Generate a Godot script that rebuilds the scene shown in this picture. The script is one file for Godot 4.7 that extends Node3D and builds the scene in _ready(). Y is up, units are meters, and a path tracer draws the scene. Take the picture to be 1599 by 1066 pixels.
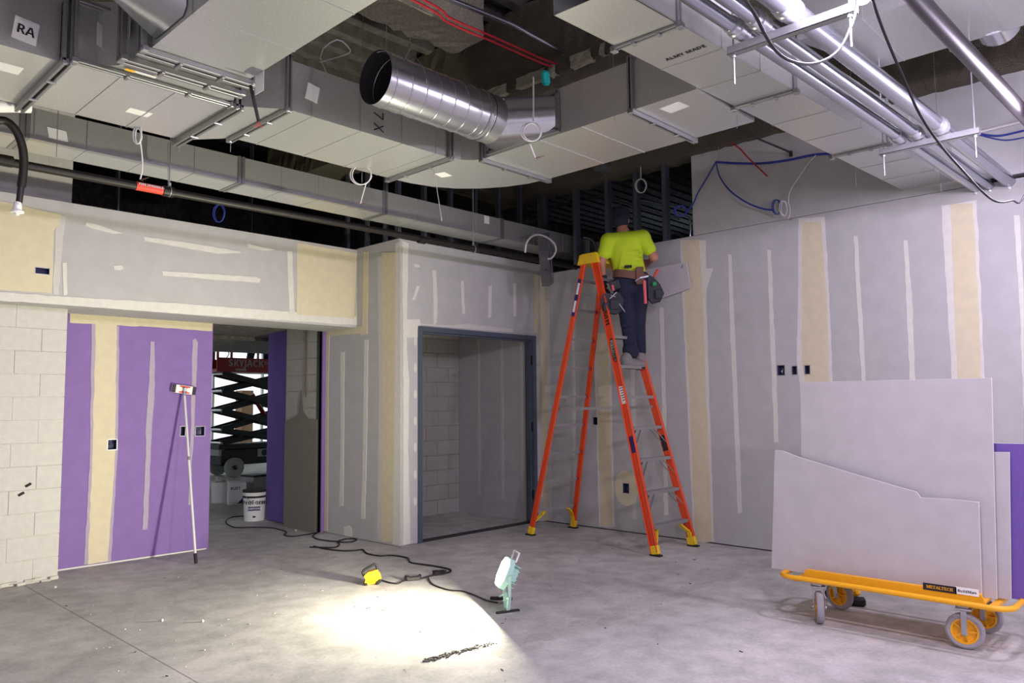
extends Node3D

var M := {}
var taken := {}
var patches := 0
var rng := RandomNumberGenerator.new()
var wob := FastNoiseLite.new()
const XR := 7.395    # right wall face
const ZL := -7.965   # left wall face
const XB := 5.08     # side of the block
const ZB := -6.56    # front of the block
const ZS := -7.34    # face of the soffit
const HS := 2.385    # underside of the soffit
const DB := 3.385    # underside of the ducts
const DT := 3.715


func _ready() -> void:
	# ---- camera
	var cam := Camera3D.new()
	cam.name = "camera"
	cam.position = V(0, 1.5, 0)
	cam.rotation = V(0.080796, -0.807112, -0.009573)
	cam.fov = 48.219
	cam.near = 0.05
	cam.far = 200.0
	cam.current = true
	add_child(cam)
	# ---- sky seen through far windows, felt through added windows and slot too
	var env := Environment.new()
	env.background_mode = Environment.BG_COLOR
	env.background_color = Color(0.93, 0.97, 1.0)
	env.background_energy_multiplier = 1.8
	env.tonemap_mode = Environment.TONE_MAPPER_LINEAR
	env.tonemap_exposure = 1.0
	env.sdfgi_enabled = true
	env.ssao_enabled = true
	env.ssil_enabled = true
	var we := WorldEnvironment.new()
	we.name = "world_environment"
	we.environment = env
	add_child(we)
	rng.seed = 7
	wob.seed = 3
	wob.frequency = 4.0
	materials()
	# ---- lamps (each with its own light)
	lamps()
	structure()
	far_room()
	mud_marks()
	ducts()
	pipes()
	ladder()
	worker()
	cart()
	floor_things()
	overhead_small()
	wall_boxes()


# ------------------------------------------------------------------ helpers
func V(x, y, z) -> Vector3:
	return Vector3(x, y, z)


func tool() -> SurfaceTool:
	var st := SurfaceTool.new()
	st.begin(Mesh.PRIMITIVE_TRIANGLES)
	return st


func tri(st: SurfaceTool, a: Vector3, b: Vector3, c: Vector3) -> void:
	var nn := (c - a).cross(b - a)
	if nn.length_squared() < 1e-16:
		return
	nn = nn.normalized()
	for p in [a, b, c]:
		st.set_normal(nn)
		st.add_vertex(p)


func tris(st: SurfaceTool, a: Vector3, na: Vector3, b: Vector3, nb: Vector3, c: Vector3, nc: Vector3) -> void:
	if (c - a).cross(b - a).dot(na + nb + nc) < 0.0:
		var t := b
		b = c
		c = t
		t = nb
		nb = nc
		nc = t
	st.set_normal(na)
	st.add_vertex(a)
	st.set_normal(nb)
	st.add_vertex(b)
	st.set_normal(nc)
	st.add_vertex(c)


func quad(st: SurfaceTool, a: Vector3, b: Vector3, c: Vector3, d: Vector3, out: Vector3) -> void:
	if (c - a).cross(b - a).dot(out) < 0.0:
		tri(st, a, c, b)
		tri(st, a, d, c)
	else:
		tri(st, a, b, c)
		tri(st, a, c, d)


# eight corners: four below (in a ring), four above in the same order
func hexa(st: SurfaceTool, p: Array) -> void:
	var mid := Vector3.ZERO
	for q in p:
		mid += q / 8.0
	for f in [[0, 1, 2, 3], [4, 5, 6, 7], [0, 1, 5, 4], [1, 2, 6, 5], [2, 3, 7, 6], [3, 0, 4, 7]]:
		var fm: Vector3 = (p[f[0]] + p[f[1]] + p[f[2]] + p[f[3]]) / 4.0
		quad(st, p[f[0]], p[f[1]], p[f[2]], p[f[3]], fm - mid)


func bx(st: SurfaceTool, lo: Vector3, hi: Vector3) -> void:
	hexa(st, [V(lo.x, lo.y, lo.z), V(hi.x, lo.y, lo.z), V(hi.x, lo.y, hi.z), V(lo.x, lo.y, hi.z), V(lo.x, hi.y, lo.z), V(hi.x, hi.y, lo.z), V(hi.x, hi.y, hi.z), V(lo.x, hi.y, hi.z)])


func cb(st: SurfaceTool, c: Vector3, s: Vector3, b: Basis = Basis(), ch: float = 0.0) -> void:
	# centred box, with chamfered edges when ch > 0
	var h := s / 2.0
	if ch <= 0.0:
		var p := []
		for k in [[-1, -1, -1], [1, -1, -1], [1, -1, 1], [-1, -1, 1], [-1, 1, -1], [1, 1, -1], [1, 1, 1], [-1, 1, 1]]:
			p.append(c + b * V(k[0] * h.x, k[1] * h.y, k[2] * h.z))
		hexa(st, p)
		return
	ch = minf(ch, minf(h.x, minf(h.y, h.z)) * 0.9)
	for ax in 3:
		var u := (ax + 1) % 3
		var v := (ax + 2) % 3
		for sg in [-1.0, 1.0]:
			var q := []
			for k in [[-1, -1], [1, -1], [1, 1], [-1, 1]]:
				var e := Vector3.ZERO
				e[ax] = sg * h[ax]
				e[u] = k[0] * (h[u] - ch)
				e[v] = k[1] * (h[v] - ch)
				q.append(c + b * e)
			var o := Vector3.ZERO
			o[ax] = sg
			quad(st, q[0], q[1], q[2], q[3], b * o)
		for su in [-1.0, 1.0]:
			for sv in [-1.0, 1.0]:
				var q2 := []
				for w in [-1.0, 1.0]:
					var e1 := Vector3.ZERO
					e1[ax] = w * (h[ax] - ch)
					e1[u] = su * h[u]
					e1[v] = sv * (h[v] - ch)
					var e2 := Vector3.ZERO
					e2[ax] = w * (h[ax] - ch)
					e2[u] = su * (h[u] - ch)
					e2[v] = sv * h[v]
					q2.append(c + b * e1)
					q2.append(c + b * e2)
				var o2 := Vector3.ZERO
				o2[u] = su
				o2[v] = sv
				quad(st, q2[0], q2[1], q2[3], q2[2], b * o2)
	for sx in [-1.0, 1.0]:
		for sy in [-1.0, 1.0]:
			for sz in [-1.0, 1.0]:
				var a := c + b * V(sx * h.x, sy * (h.y - ch), sz * (h.z - ch))
				var d := c + b * V(sx * (h.x - ch), sy * h.y, sz * (h.z - ch))
				var e3 := c + b * V(sx * (h.x - ch), sy * (h.y - ch), sz * h.z)
				var out := b * V(sx, sy, sz)
				if (e3 - a).cross(d - a).dot(out) < 0.0:
					tri(st, a, e3, d)
				else:
					tri(st, a, d, e3)


# a beam of rectangular section between two points; w across (level if it can be), t the other way
func bar(st: SurfaceTool, a: Vector3, b: Vector3, w: float, t: float, side: Vector3 = Vector3.ZERO, ch: float = 0.0) -> void:
	var z := (b - a).normalized()
	var x := side
	if x == Vector3.ZERO:
		x = Vector3.UP.cross(z)
		if x.length() < 0.01:
			x = Vector3.RIGHT
	x = (x - z * x.dot(z)).normalized()
	var y := z.cross(x)
	cb(st, (a + b) / 2.0, V(w, t, a.distance_to(b)), Basis(x, y, z), ch)


func tube(st: SurfaceTool, pts: Array, r: float, nn: int = 8, caps: bool = true) -> void:
	var t0: Vector3 = (pts[1] - pts[0]).normalized()
	var x := t0.cross(Vector3.UP)
	if x.length() < 0.05:
		x = t0.cross(Vector3.RIGHT)
	x = x.normalized()
	var rings := []
	for i in pts.size():
		var d: Vector3 = (pts[mini(i + 1, pts.size() - 1)] - pts[maxi(i - 1, 0)])
		d = d.normalized()
		x = (x - d * x.dot(d)).normalized()
		var y := d.cross(x)
		var ring := []
		for k in nn:
			var an := TAU * k / nn
			var nv := x * cos(an) + y * sin(an)
			ring.append([pts[i] + nv * r, nv])
		rings.append(ring)
	for i in pts.size() - 1:
		for k in nn:
			var a = rings[i][k]
			var b = rings[i][(k + 1) % nn]
			var c = rings[i + 1][(k + 1) % nn]
			var e = rings[i + 1][k]
			tris(st, a[0], a[1], b[0], b[1], c[0], c[1])
			tris(st, a[0], a[1], c[0], c[1], e[0], e[1])
	if caps:
		for w in [0, pts.size() - 1]:
			var out: Vector3 = (pts[0] - pts[1]) if w == 0 else (pts[w] - pts[w - 1])
			for k in nn:
				quad(st, pts[w], rings[w][k][0], rings[w][(k + 1) % nn][0], pts[w], out)


func smooth(pts: Array, per: int = 6) -> Array:
	var c := Curve3D.new()
	for i in pts.size():
		var t: Vector3 = (pts[mini(i + 1, pts.size() - 1)] - pts[maxi(i - 1, 0)]) / 6.0
		c.add_point(pts[i], -t, t)
	var out := []
	for i in pts.size() - 1:
		for k in per:
			out.append(c.sample(i, float(k) / per))
	out.append(pts[-1])
	return out


# profile of (radius, height) turned round the y axis of b at o
func lathe(st: SurfaceTool, prof: Array, nn: int, o: Vector3, b: Basis = Basis()) -> void:
	for i in prof.size() - 1:
		var p: Vector2 = prof[i]
		var q: Vector2 = prof[i + 1]
		var e := q - p
		var flat := Vector2(e.y, -e.x).normalized()
		for k in nn:
			var a0 := TAU * k / nn
			var a1 := TAU * (k + 1) / nn
			var r0 := V(cos(a0), 0, sin(a0))
			var r1 := V(cos(a1), 0, sin(a1))
			var n0 := b * (r0 * flat.x + V(0, flat.y, 0))
			var n1 := b * (r1 * flat.x + V(0, flat.y, 0))
			var pa := o + b * (r0 * p.x + V(0, p.y, 0))
			var pb := o + b * (r1 * p.x + V(0, p.y, 0))
			var qa := o + b * (r0 * q.x + V(0, q.y, 0))
			var qb := o + b * (r1 * q.x + V(0, q.y, 0))
			if p.x > 1e-5:
				tris(st, pa, n0, pb, n1, qb, n1)
			if q.x > 1e-5:
				tris(st, pa, n0, qb, n1, qa, n0)


func axis_to(d: Vector3) -> Basis:
	# a basis whose y axis is d
	var y := d.normalized()
	var x := y.cross(Vector3.UP)
	if x.length() < 0.05:
		x = y.cross(Vector3.RIGHT)
	x = x.normalized()
	return Basis(x, y, x.cross(y))


# polygon (2D, in u and v) pushed out along n by depth
func prism(st: SurfaceTool, poly: PackedVector2Array, o: Vector3, u: Vector3, v: Vector3, nn: Vector3, depth: float) -> void:
	var idx := Geometry2D.triangulate_polygon(poly)
	var mid := Vector2.ZERO
	for p in poly:
		mid += p / poly.size()
	for i in range(0, idx.size(), 3):
		var a := o + u * poly[idx[i]].x + v * poly[idx[i]].y
		var b := o + u * poly[idx[i + 1]].x + v * poly[idx[i + 1]].y
		var c := o + u * poly[idx[i + 2]].x + v * poly[idx[i + 2]].y
		if (c - a).cross(b - a).dot(nn) < 0.0:
			var t := b
			b = c
			c = t
		tri(st, a + nn * depth, b + nn * depth, c + nn * depth)
		tri(st, a, c, b)
	var ccw := not Geometry2D.is_polygon_clockwise(poly)
	for i in poly.size():
		var p := poly[i]
		var q := poly[(i + 1) % poly.size()]
		var e := (q - p)
		var o2 := Vector2(e.y, -e.x) if ccw else Vector2(-e.y, e.x)
		var a2 := o + u * p.x + v * p.y
		var b2 := o + u * q.x + v * q.y
		quad(st, a2, b2, b2 + nn * depth, a2 + nn * depth, u * o2.x + v * o2.y)


func numbered(called: String) -> String:
	taken[called] = taken.get(called, -1) + 1
	return called if taken[called] == 0 else "%s_%03d" % [called, taken[called]]


func tag(o: Node, label: String, category: String, group: String = "") -> void:
	o.set_meta("label", label)
	o.set_meta("category", category)
	if group:
		o.set_meta("group", group)


# a thing whose children are its parts; parts are modelled in room coordinates
func thing(called: String, label: String, category: String, at: Vector3 = Vector3.ZERO, group: String = "") -> Node3D:
	var o := Node3D.new()
	o.name = numbered(called)
	add_child(o)
	o.position = at
	tag(o, label, category, group)
	return o


func mesh_of(x) -> Mesh:
	return x.commit() if x is SurfaceTool else x


func part(p: Node3D, called: String, x, m: Material, label: String = "") -> MeshInstance3D:
	var o := MeshInstance3D.new()
	o.name = called
	o.mesh = mesh_of(x)
	o.material_override = m
	p.add_child(o, true)
	if p.get_parent() == self:
		o.position = -p.position
	if label:
		o.set_meta("label", label)
	return o


func solo(called: String, x, m: Material, label: String, category: String, group: String = "") -> MeshInstance3D:
	var o := MeshInstance3D.new()
	o.name = numbered(called)
	o.mesh = mesh_of(x)
	o.material_override = m
	add_child(o)
	tag(o, label, category, group)
	return o


func struct(called: String, x, m: Material, label: String, category: String = "wall") -> MeshInstance3D:
	var o := solo(called, x, m, label, category)
	o.set_meta("kind", "structure")
	return o


func clone(o: Node3D, at: Vector3, turn: float, label: String = "") -> Node3D:
	var c: Node3D = o.duplicate()
	c.name = numbered(str(o.name).rstrip("_0123456789"))
	add_child(c)
	c.position = at
	c.rotation.y = turn
	if label:
		c.set_meta("label", label)
	return c


func lettering(txt: String, size: float, depth: float = 0.0006, serif: bool = false, bold: int = 400) -> TextMesh:
	var t := TextMesh.new()
	var f := SystemFont.new()
	f.font_names = PackedStringArray(["Droid Serif" if serif else "Droid Sans"])
	f.font_weight = bold
	t.font = f
	t.text = txt
	t.font_size = 32
	t.pixel_size = size / 32.0
	t.depth = depth
	return t


func letter_part(p: Node3D, called: String, txt: String, size: float, at: Transform3D, m: Material, serif: bool = false, bold: int = 400) -> MeshInstance3D:
	var o := part(p, called, lettering(txt, size, 0.0008, serif, bold), m)
	var tr := at
	if p.get_parent() == self:
		tr.origin -= p.position
	o.transform = tr
	return o


func noise_tex(sd: int, freq: float, lo: float, hi: float, kind: int = FastNoiseLite.TYPE_SIMPLEX_SMOOTH, oct: int = 4, size: int = 512) -> NoiseTexture2D:
	var f := FastNoiseLite.new()
	f.seed = sd
	f.frequency = freq
	f.noise_type = kind
	f.fractal_octaves = oct
	var t := NoiseTexture2D.new()
	t.width = size
	t.height = size
	t.seamless = true
	t.noise = f
	var g := Gradient.new()
	g.set_color(0, Color(lo, lo, lo))
	g.set_color(1, Color(hi, hi, hi))
	t.color_ramp = g
	return t


func bump_tex(sd: int, freq: float, strength: float, oct: int = 4, kind: int = FastNoiseLite.TYPE_SIMPLEX_SMOOTH) -> NoiseTexture2D:
	var t := noise_tex(sd, freq, 0, 1, kind, oct)
	t.color_ramp = null
	t.as_normal_map = true
	t.bump_strength = strength
	return t


func mat(called: String, c: Color, rough: float, metal: float = 0.0, tex: Texture2D = null, scale: float = 1.0, nrm: Texture2D = null, ns: float = 1.0) -> StandardMaterial3D:
	var m := StandardMaterial3D.new()
	m.resource_name = called
	m.albedo_color = c
	m.roughness = rough
	m.metallic = metal
	if tex or nrm:
		m.uv1_triplanar = true
		m.uv1_world_triplanar = true
		m.uv1_scale = Vector3.ONE * scale
		m.albedo_texture = tex
		if nrm:
			m.normal_enabled = true
			m.normal_texture = nrm
			m.normal_scale = ns
	M[called] = m
	return m


func C8(r: int, g: int, b: int) -> Color:
	return Color8(r, g, b)


func materials() -> void:
	var soft := noise_tex(1, 0.012, 0.955, 1.0)
	var fine := noise_tex(2, 0.06, 0.9, 1.0)
	var blotch := noise_tex(3, 0.02, 0.7, 1.0, FastNoiseLite.TYPE_SIMPLEX_SMOOTH, 5)
	var rough_n := bump_tex(4, 0.12, 6.0, 5)
	var flake_n := bump_tex(5, 0.09, 14.0, 5, FastNoiseLite.TYPE_CELLULAR)
	var spangle := noise_tex(6, 0.05, 0.93, 1.0, FastNoiseLite.TYPE_CELLULAR, 2)
	var wavy_n := bump_tex(7, 0.006, 1.2, 2)
	mat("paper", C8(180, 180, 177), 0.92, 0.0, soft, 0.7)
	mat("board_paper", C8(190, 186, 186), 0.92, 0.0, soft, 0.9)
	mat("gypsum", C8(232, 228, 220), 0.95, 0.0, fine, 3.0)
	mat("mud_cream", C8(209, 200, 168), 0.85, 0.0, soft, 1.3)
	mat("mud_white", C8(212, 211, 200), 0.85, 0.0, soft, 1.9)
	mat("mud_violet", C8(170, 160, 176), 0.88, 0.0, soft, 2.1)
	mat("mud_thin", C8(199, 197, 190), 0.88, 0.0, soft, 2.1)
	mat("purple", C8(132, 106, 166), 0.85, 0.0, soft, 0.8)
	mat("purple_sheet", C8(110, 84, 160), 0.8, 0.0, soft, 0.8)
	mat("block_paint", C8(202, 200, 192), 0.8, 0.0, soft, 2.0, rough_n, 0.5)
	mat("mortar_paint", C8(200, 196, 184), 0.9, 0.0, soft, 2.0, rough_n, 0.5)
	mat("cement", C8(122, 119, 108), 0.9, 0.0, soft, 1.4, rough_n, 0.5)
	mat("block_grey", C8(168, 166, 156), 0.9, 0.0, soft, 2.0, rough_n, 0.6)
	mat("slab", C8(168, 166, 160), 0.85, 0.0, blotch, 0.6, rough_n, 0.3)
	mat("bare_block", C8(138, 133, 124), 0.95, 0.0, blotch, 0.8)
	mat("deck", C8(112, 110, 106), 0.7, 0.3, blotch, 0.8)
	mat("deck_blue", C8(128, 132, 142), 0.45, 0.6, blotch, 0.8)
	var grain := noise_tex(8, 0.1, 0.3, 1.0, FastNoiseLite.TYPE_SIMPLEX_SMOOTH, 4)
	mat("fireproof", C8(156, 147, 124), 1.0, 0.0, grain, 2.2, flake_n, 1.6)
	mat("fireproof_cream", C8(214, 208, 182), 1.0, 0.0, blotch, 4.0, flake_n, 1.4)
	var g := mat("galv", C8(204, 207, 203), 0.33, 0.66, spangle, 2.4, wavy_n, 0.35)
	g.roughness = 0.33
	mat("galv_flat", C8(168, 170, 170), 0.42, 0.88, spangle, 3.0)
	mat("galv_bright", C8(205, 208, 212), 0.24, 0.9, spangle, 2.0, wavy_n, 0.2)
	mat("conduit", C8(176, 180, 190), 0.24, 0.95)
	mat("stud", C8(120, 128, 138), 0.45, 0.7, spangle, 3.0)
	mat("duct_shade", C8(44, 44, 46), 1.0)  # dark colour stands in for the shade inside open duct mouths
	mat("box_plastic", C8(40, 46, 82), 0.6)
	mat("iron", C8(44, 40, 34), 0.5, 0.3, blotch, 3.0)
	mat("iron_dark", C8(54, 48, 52), 0.38, 0.3, blotch, 3.0)
	mat("frame_steel", C8(74, 82, 94), 0.55, 0.0, soft, 2.0)
	mat("orange", C8(222, 72, 26), 0.45, 0.0, soft, 3.0)
	mat("ladder_yellow", C8(236, 196, 30), 0.5)
	mat("alu", C8(180, 180, 178), 0.4, 0.7, spangle, 4.0)
	mat("rubber_black", C8(24, 24, 25), 0.7)
	mat("white", C8(232, 232, 228), 0.6)
	mat("white_cable", C8(210, 208, 206), 0.5)
	mat("paper_tag", C8(222, 222, 220), 0.8)
	mat("ink", C8(28, 28, 34), 0.8)
	mat("navy_ink", C8(34, 34, 96), 0.7)
	mat("red", C8(150, 30, 28), 0.5)
	mat("red_cable", C8(176, 28, 40), 0.5)
	mat("red_label", C8(214, 70, 46), 0.6)
	mat("blue_cable", C8(38, 56, 140), 0.5)
	mat("cyan", C8(22, 214, 206), 0.6)
	mat("cart_yellow", C8(240, 172, 20), 0.42, 0.0, soft, 3.0)
	mat("tire", C8(150, 146, 150), 0.8)
	mat("zinc", C8(176, 178, 182), 0.35, 0.75)
	mat("skin", C8(176, 122, 98), 0.6)
	mat("lime", C8(186, 214, 34), 0.85, 0.0, soft, 4.0)
	mat("navy", C8(30, 33, 56), 0.9, 0.0, fine, 5.0)
	mat("jeans", C8(48, 66, 96), 0.9, 0.0, fine, 5.0)
	mat("cap_cloth", C8(30, 34, 48), 0.85)
	mat("boot", C8(128, 124, 120), 0.8, 0.0, soft, 6.0)
	mat("boot_dark", C8(50, 44, 42), 0.8)
	mat("glove", C8(34, 32, 36), 0.85)
	mat("leather", C8(112, 78, 66), 0.8, 0.0, soft, 6.0)
	mat("pouch", C8(58, 58, 66), 0.85, 0.0, fine, 6.0)
	mat("pink", C8(214, 92, 100), 0.6)
	mat("green", C8(30, 140, 70), 0.6)
	mat("lamp_green", C8(160, 200, 184), 0.45)
	mat("lamp_yellow", C8(246, 184, 16), 0.45)
	mat("lift_red", C8(142, 22, 24), 0.5)
	mat("lift_black", C8(20, 20, 21), 0.6)
	mat("lift_grey", C8(150, 150, 148), 0.6)
	mat("bucket", C8(224, 224, 220), 0.5)
	mat("cardboard", C8(190, 150, 116), 0.85)
	mat("chip", C8(190, 188, 182), 0.9)
	mat("chip_dark", C8(46, 42, 40), 0.9)
	var b := mat("bulb_glow", C8(255, 250, 255), 0.4)
	b.emission_enabled = true
	b.emission = C8(244, 236, 255)
	b.emission_energy_multiplier = 8.0
	var l := mat("lens_glow", C8(255, 255, 245), 0.4)
	l.emission_enabled = true
	l.emission = C8(255, 254, 232)
	l.emission_energy_multiplier = 14.0
	var gl := mat("window_glass", Color(0.9, 0.95, 0.97, 0.06), 0.05)
	gl.transparency = BaseMaterial3D.TRANSPARENCY_ALPHA
	floor_material()


func floor_material() -> void:
	# bare slab: grey, trowel blotches, scuffs and stains; 12 m x 12 m from x -2, z -10
	var n := 1536
	var f := FastNoiseLite.new()
	f.seed = 21
	f.frequency = 0.004
	f.fractal_octaves = 5
	var big := f.get_image(n, n).get_data()
	f.seed = 22
	f.frequency = 0.03
	var midd := f.get_image(n, n).get_data()
	f.seed = 23
	f.frequency = 0.22
	f.fractal_octaves = 2
	var tiny := f.get_image(n, n).get_data()
	var buf := PackedByteArray()
	buf.resize(n * n * 3)
	var px := 12.0 / n
	for j in n:
		var z := -10.0 + (j + 0.5) * px
		for i in n:
			var k := j * n + i
			var v := 0.86 + (big[k] - 128) / 128.0 * 0.10 + (midd[k] - 128) / 128.0 * 0.09 + (tiny[k] - 128) / 128.0 * 0.05
			# a grubby band of dark scuffs along one old line on the slab
			var x := -2.0 + (i + 0.5) * px
			if x > 3.3 and x < 7.3:
				var dz := absf(z + 3.36 + (big[k] - 128) / 128.0 * 0.25)
				if dz < 0.14 and midd[k] + tiny[k] * 0.4 > 160.0 + dz * 500.0:
					v -= 0.1
			if midd[k] > 190 and tiny[k] > 150:
				v -= 0.07
			v = clampf(v, 0.2, 1.0)
			buf[k * 3] = int(212.0 * v)
			buf[k * 3 + 1] = int(209.0 * v)
			buf[k * 3 + 2] = int(203.0 * v)
	var im := Image.create_from_data(n, n, false, Image.FORMAT_RGB8, buf)
	var m := StandardMaterial3D.new()
	m.resource_name = "slab_floor"
	m.albedo_texture = ImageTexture.create_from_image(im)
	m.roughness = 0.82
	M["slab_floor"] = m


# ------------------------------------------------------------------ lamps
func bulb(called: String, at: Vector3, energy: float, label: String, col: Color, shaded: bool = false) -> void:
	var t := thing(called, label, "bulb", at + V(0, 0.18, 0), "temporary string lights")
	var st := tool()
	lathe(st, [Vector2(0.0, -0.062), Vector2(0.03, -0.055), Vector2(0.05, -0.03), Vector2(0.056, 0.0), Vector2(0.05, 0.03), Vector2(0.034, 0.06), Vector2(0.02, 0.085)], 20, at)
	part(t, "bulb_glass", st, M.bulb_glow, "glowing white globe")
	st = tool()
	lathe(st, [Vector2(0.0, 0.15), Vector2(0.02, 0.15), Vector2(0.026, 0.13), Vector2(0.026, 0.085), Vector2(0.018, 0.075), Vector2(0.0, 0.075)], 14, at)
	part(t, "socket", st, M.rubber_black, "black rubber lamp socket")
	if shaded:  # cone added to keep bulb light off the upper wall and ceiling
		st = tool()
		lathe(st, [Vector2(0.026, 0.13), Vector2(0.13, 0.042), Vector2(0.132, 0.042), Vector2(0.028, 0.134)], 24, at)
		part(t, "reflector", st, M.white, "white cone added to cut the bulb light off the upper wall")
	var l := OmniLight3D.new()
	l.name = "bulb_light"
	l.light_color = col
	l.light_energy = energy
	l.light_size = 0.12 if shaded else 0.05
	l.omni_range = 30.0
	l.omni_attenuation = 2.0
	l.shadow_enabled = true
	t.add_child(l)
	l.position = at - t.position


func lamps() -> void:
	var lav := Color(0.93, 0.88, 1.0)
	bulb("string_bulb", V(3.347, 3.27, -1.09), 4.4, "glaring round bulb hanging by the conduits at the top edge", lav)
	bulb("string_bulb", V(5.5, 3.15, -0.72), 4.0, "string bulb by the right wall, past the frame's edge", lav, true)
	bulb("string_bulb", V(5.9, 3.15, 2.2), 4.0, "added fill bulb behind the camera, nearest the right wall", lav, true)  # this bulb and those after it are unseen, added as fill
	bulb("string_bulb", V(3.2, 3.2, 2.6), 7.0, "added middle fill bulb behind the camera", lav, true)
	bulb("string_bulb", V(0.4, 3.2, 2.4), 8.5, "added fill bulb straight behind the camera", lav, true)
	bulb("string_bulb", V(-1.7, 3.2, 0.9), 5.0, "added fill bulb left of the camera", lav, true)
	work_light()


func work_light() -> void:
	# floodlight on a green floor stand; it faces the left wall and tips up
	var fh := V(-0.871, 0, -0.491)
	var d := (fh * 0.9135 + V(0, 0.4067, 0)).normalized()
	var side := V(0.491, 0, -0.871)
	var upv := side.cross(d) * -1.0
	if upv.y < 0.0:
		upv = -upv
	var c := V(4.05, 0.275, -4.0)
	var b := Basis(side, upv, -d)
	var t := thing("work_light", "lit floodlight on a pale green stand, shining at the purple wall", "work light", V(4.07, 0, -3.97))
	var st := tool()
	# housing: six-sided shell behind the lens
	var ring := [Vector2(-0.055, -0.11), Vector2(0.055, -0.11), Vector2(0.095, -0.05), Vector2(0.095, 0.06), Vector2(0.055, 0.11), Vector2(-0.055, 0.11), Vector2(-0.095, 0.06), Vector2(-0.095, -0.05)]
	var pl := PackedVector2Array(ring)
	var small := PackedVector2Array()
	for p in ring:
		small.append(p * 0.62)
	prism(st, pl, c - d * 0.045, side, upv, d, 0.04)
	prism(st, small, c - d * 0.1, side, upv, d, 0.055)
	for k in 6:
		cb(st, c - d * 0.075 + upv * (-0.075 + k * 0.03), V(0.12, 0.005, 0.07), b)
	part(t, "housing", st, M.lamp_green, "pale green finned housing")
	st = tool()
	var lens := PackedVector2Array()
	for p in ring:
		lens.append(p * 0.9)
	prism(st, lens, c - d * 0.0045, side, upv, d, 0.006)
	part(t, "lens", st, M.lens_glow, "glaring white lens")
	st = tool()
	var hp := []
	for q in [[-0.06, 0.1], [-0.06, 0.17], [0.06, 0.17], [0.06, 0.1]]:
		hp.append(c - d * 0.05 + side * q[0] + upv * q[1])
	tube(st, hp, 0.007, 8)
	part(t, "handle", st, M.white, "pale wire carrying handle")
	st = tool()
	# stand: yoke, two struts and a grey foot bar
	for s in [-1.0, 1.0]:
		bar(st, c - d * 0.03 + side * 0.102 * s, V(4.07, 0.1, -3.97) + side * 0.06 * s, 0.02, 0.006)
		bar(st, V(4.07, 0.11, -3.97) + side * 0.06 * s, V(4.05, 0.015, -3.95) + side * 0.02 * s, 0.03, 0.012)
		bar(st, V(4.07, 0.1, -3.97) + side * 0.06 * s, V(4.24, 0.012, -4.2) + side * 0.06 * s, 0.022, 0.012)
	part(t, "stand", st, M.lamp_green, "pale green bent stand")
	st = tool()
	bar(st, V(3.953, 0, -3.967), V(4.125, 0, -3.901), 0.03, 0.026, Vector3.ZERO, 0.005)
	part(t, "foot_bar", st, M.iron_dark, "dark grey foot bar")
	st = tool()
	bar(st, V(4.2, 0.012, -4.28), V(4.3, 0.012, -4.14), 0.026, 0.024, Vector3.ZERO, 0.005)
	part(t, "foot_bar", st, M.iron_dark, "dark grey foot bar")
	var l := AreaLight3D.new()
	l.name = "flood_beam"
	l.light_color = Color(1.0, 0.98, 0.87)
	l.light_energy = 19.0
	l.area_size = Vector2(0.16, 0.19)
	l.area_range = 40.0
	l.area_attenuation = 2.0
	l.shadow_enabled = true
	t.add_child(l)
	l.position = c + d * 0.004 - t.position
	l.basis = b


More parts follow.
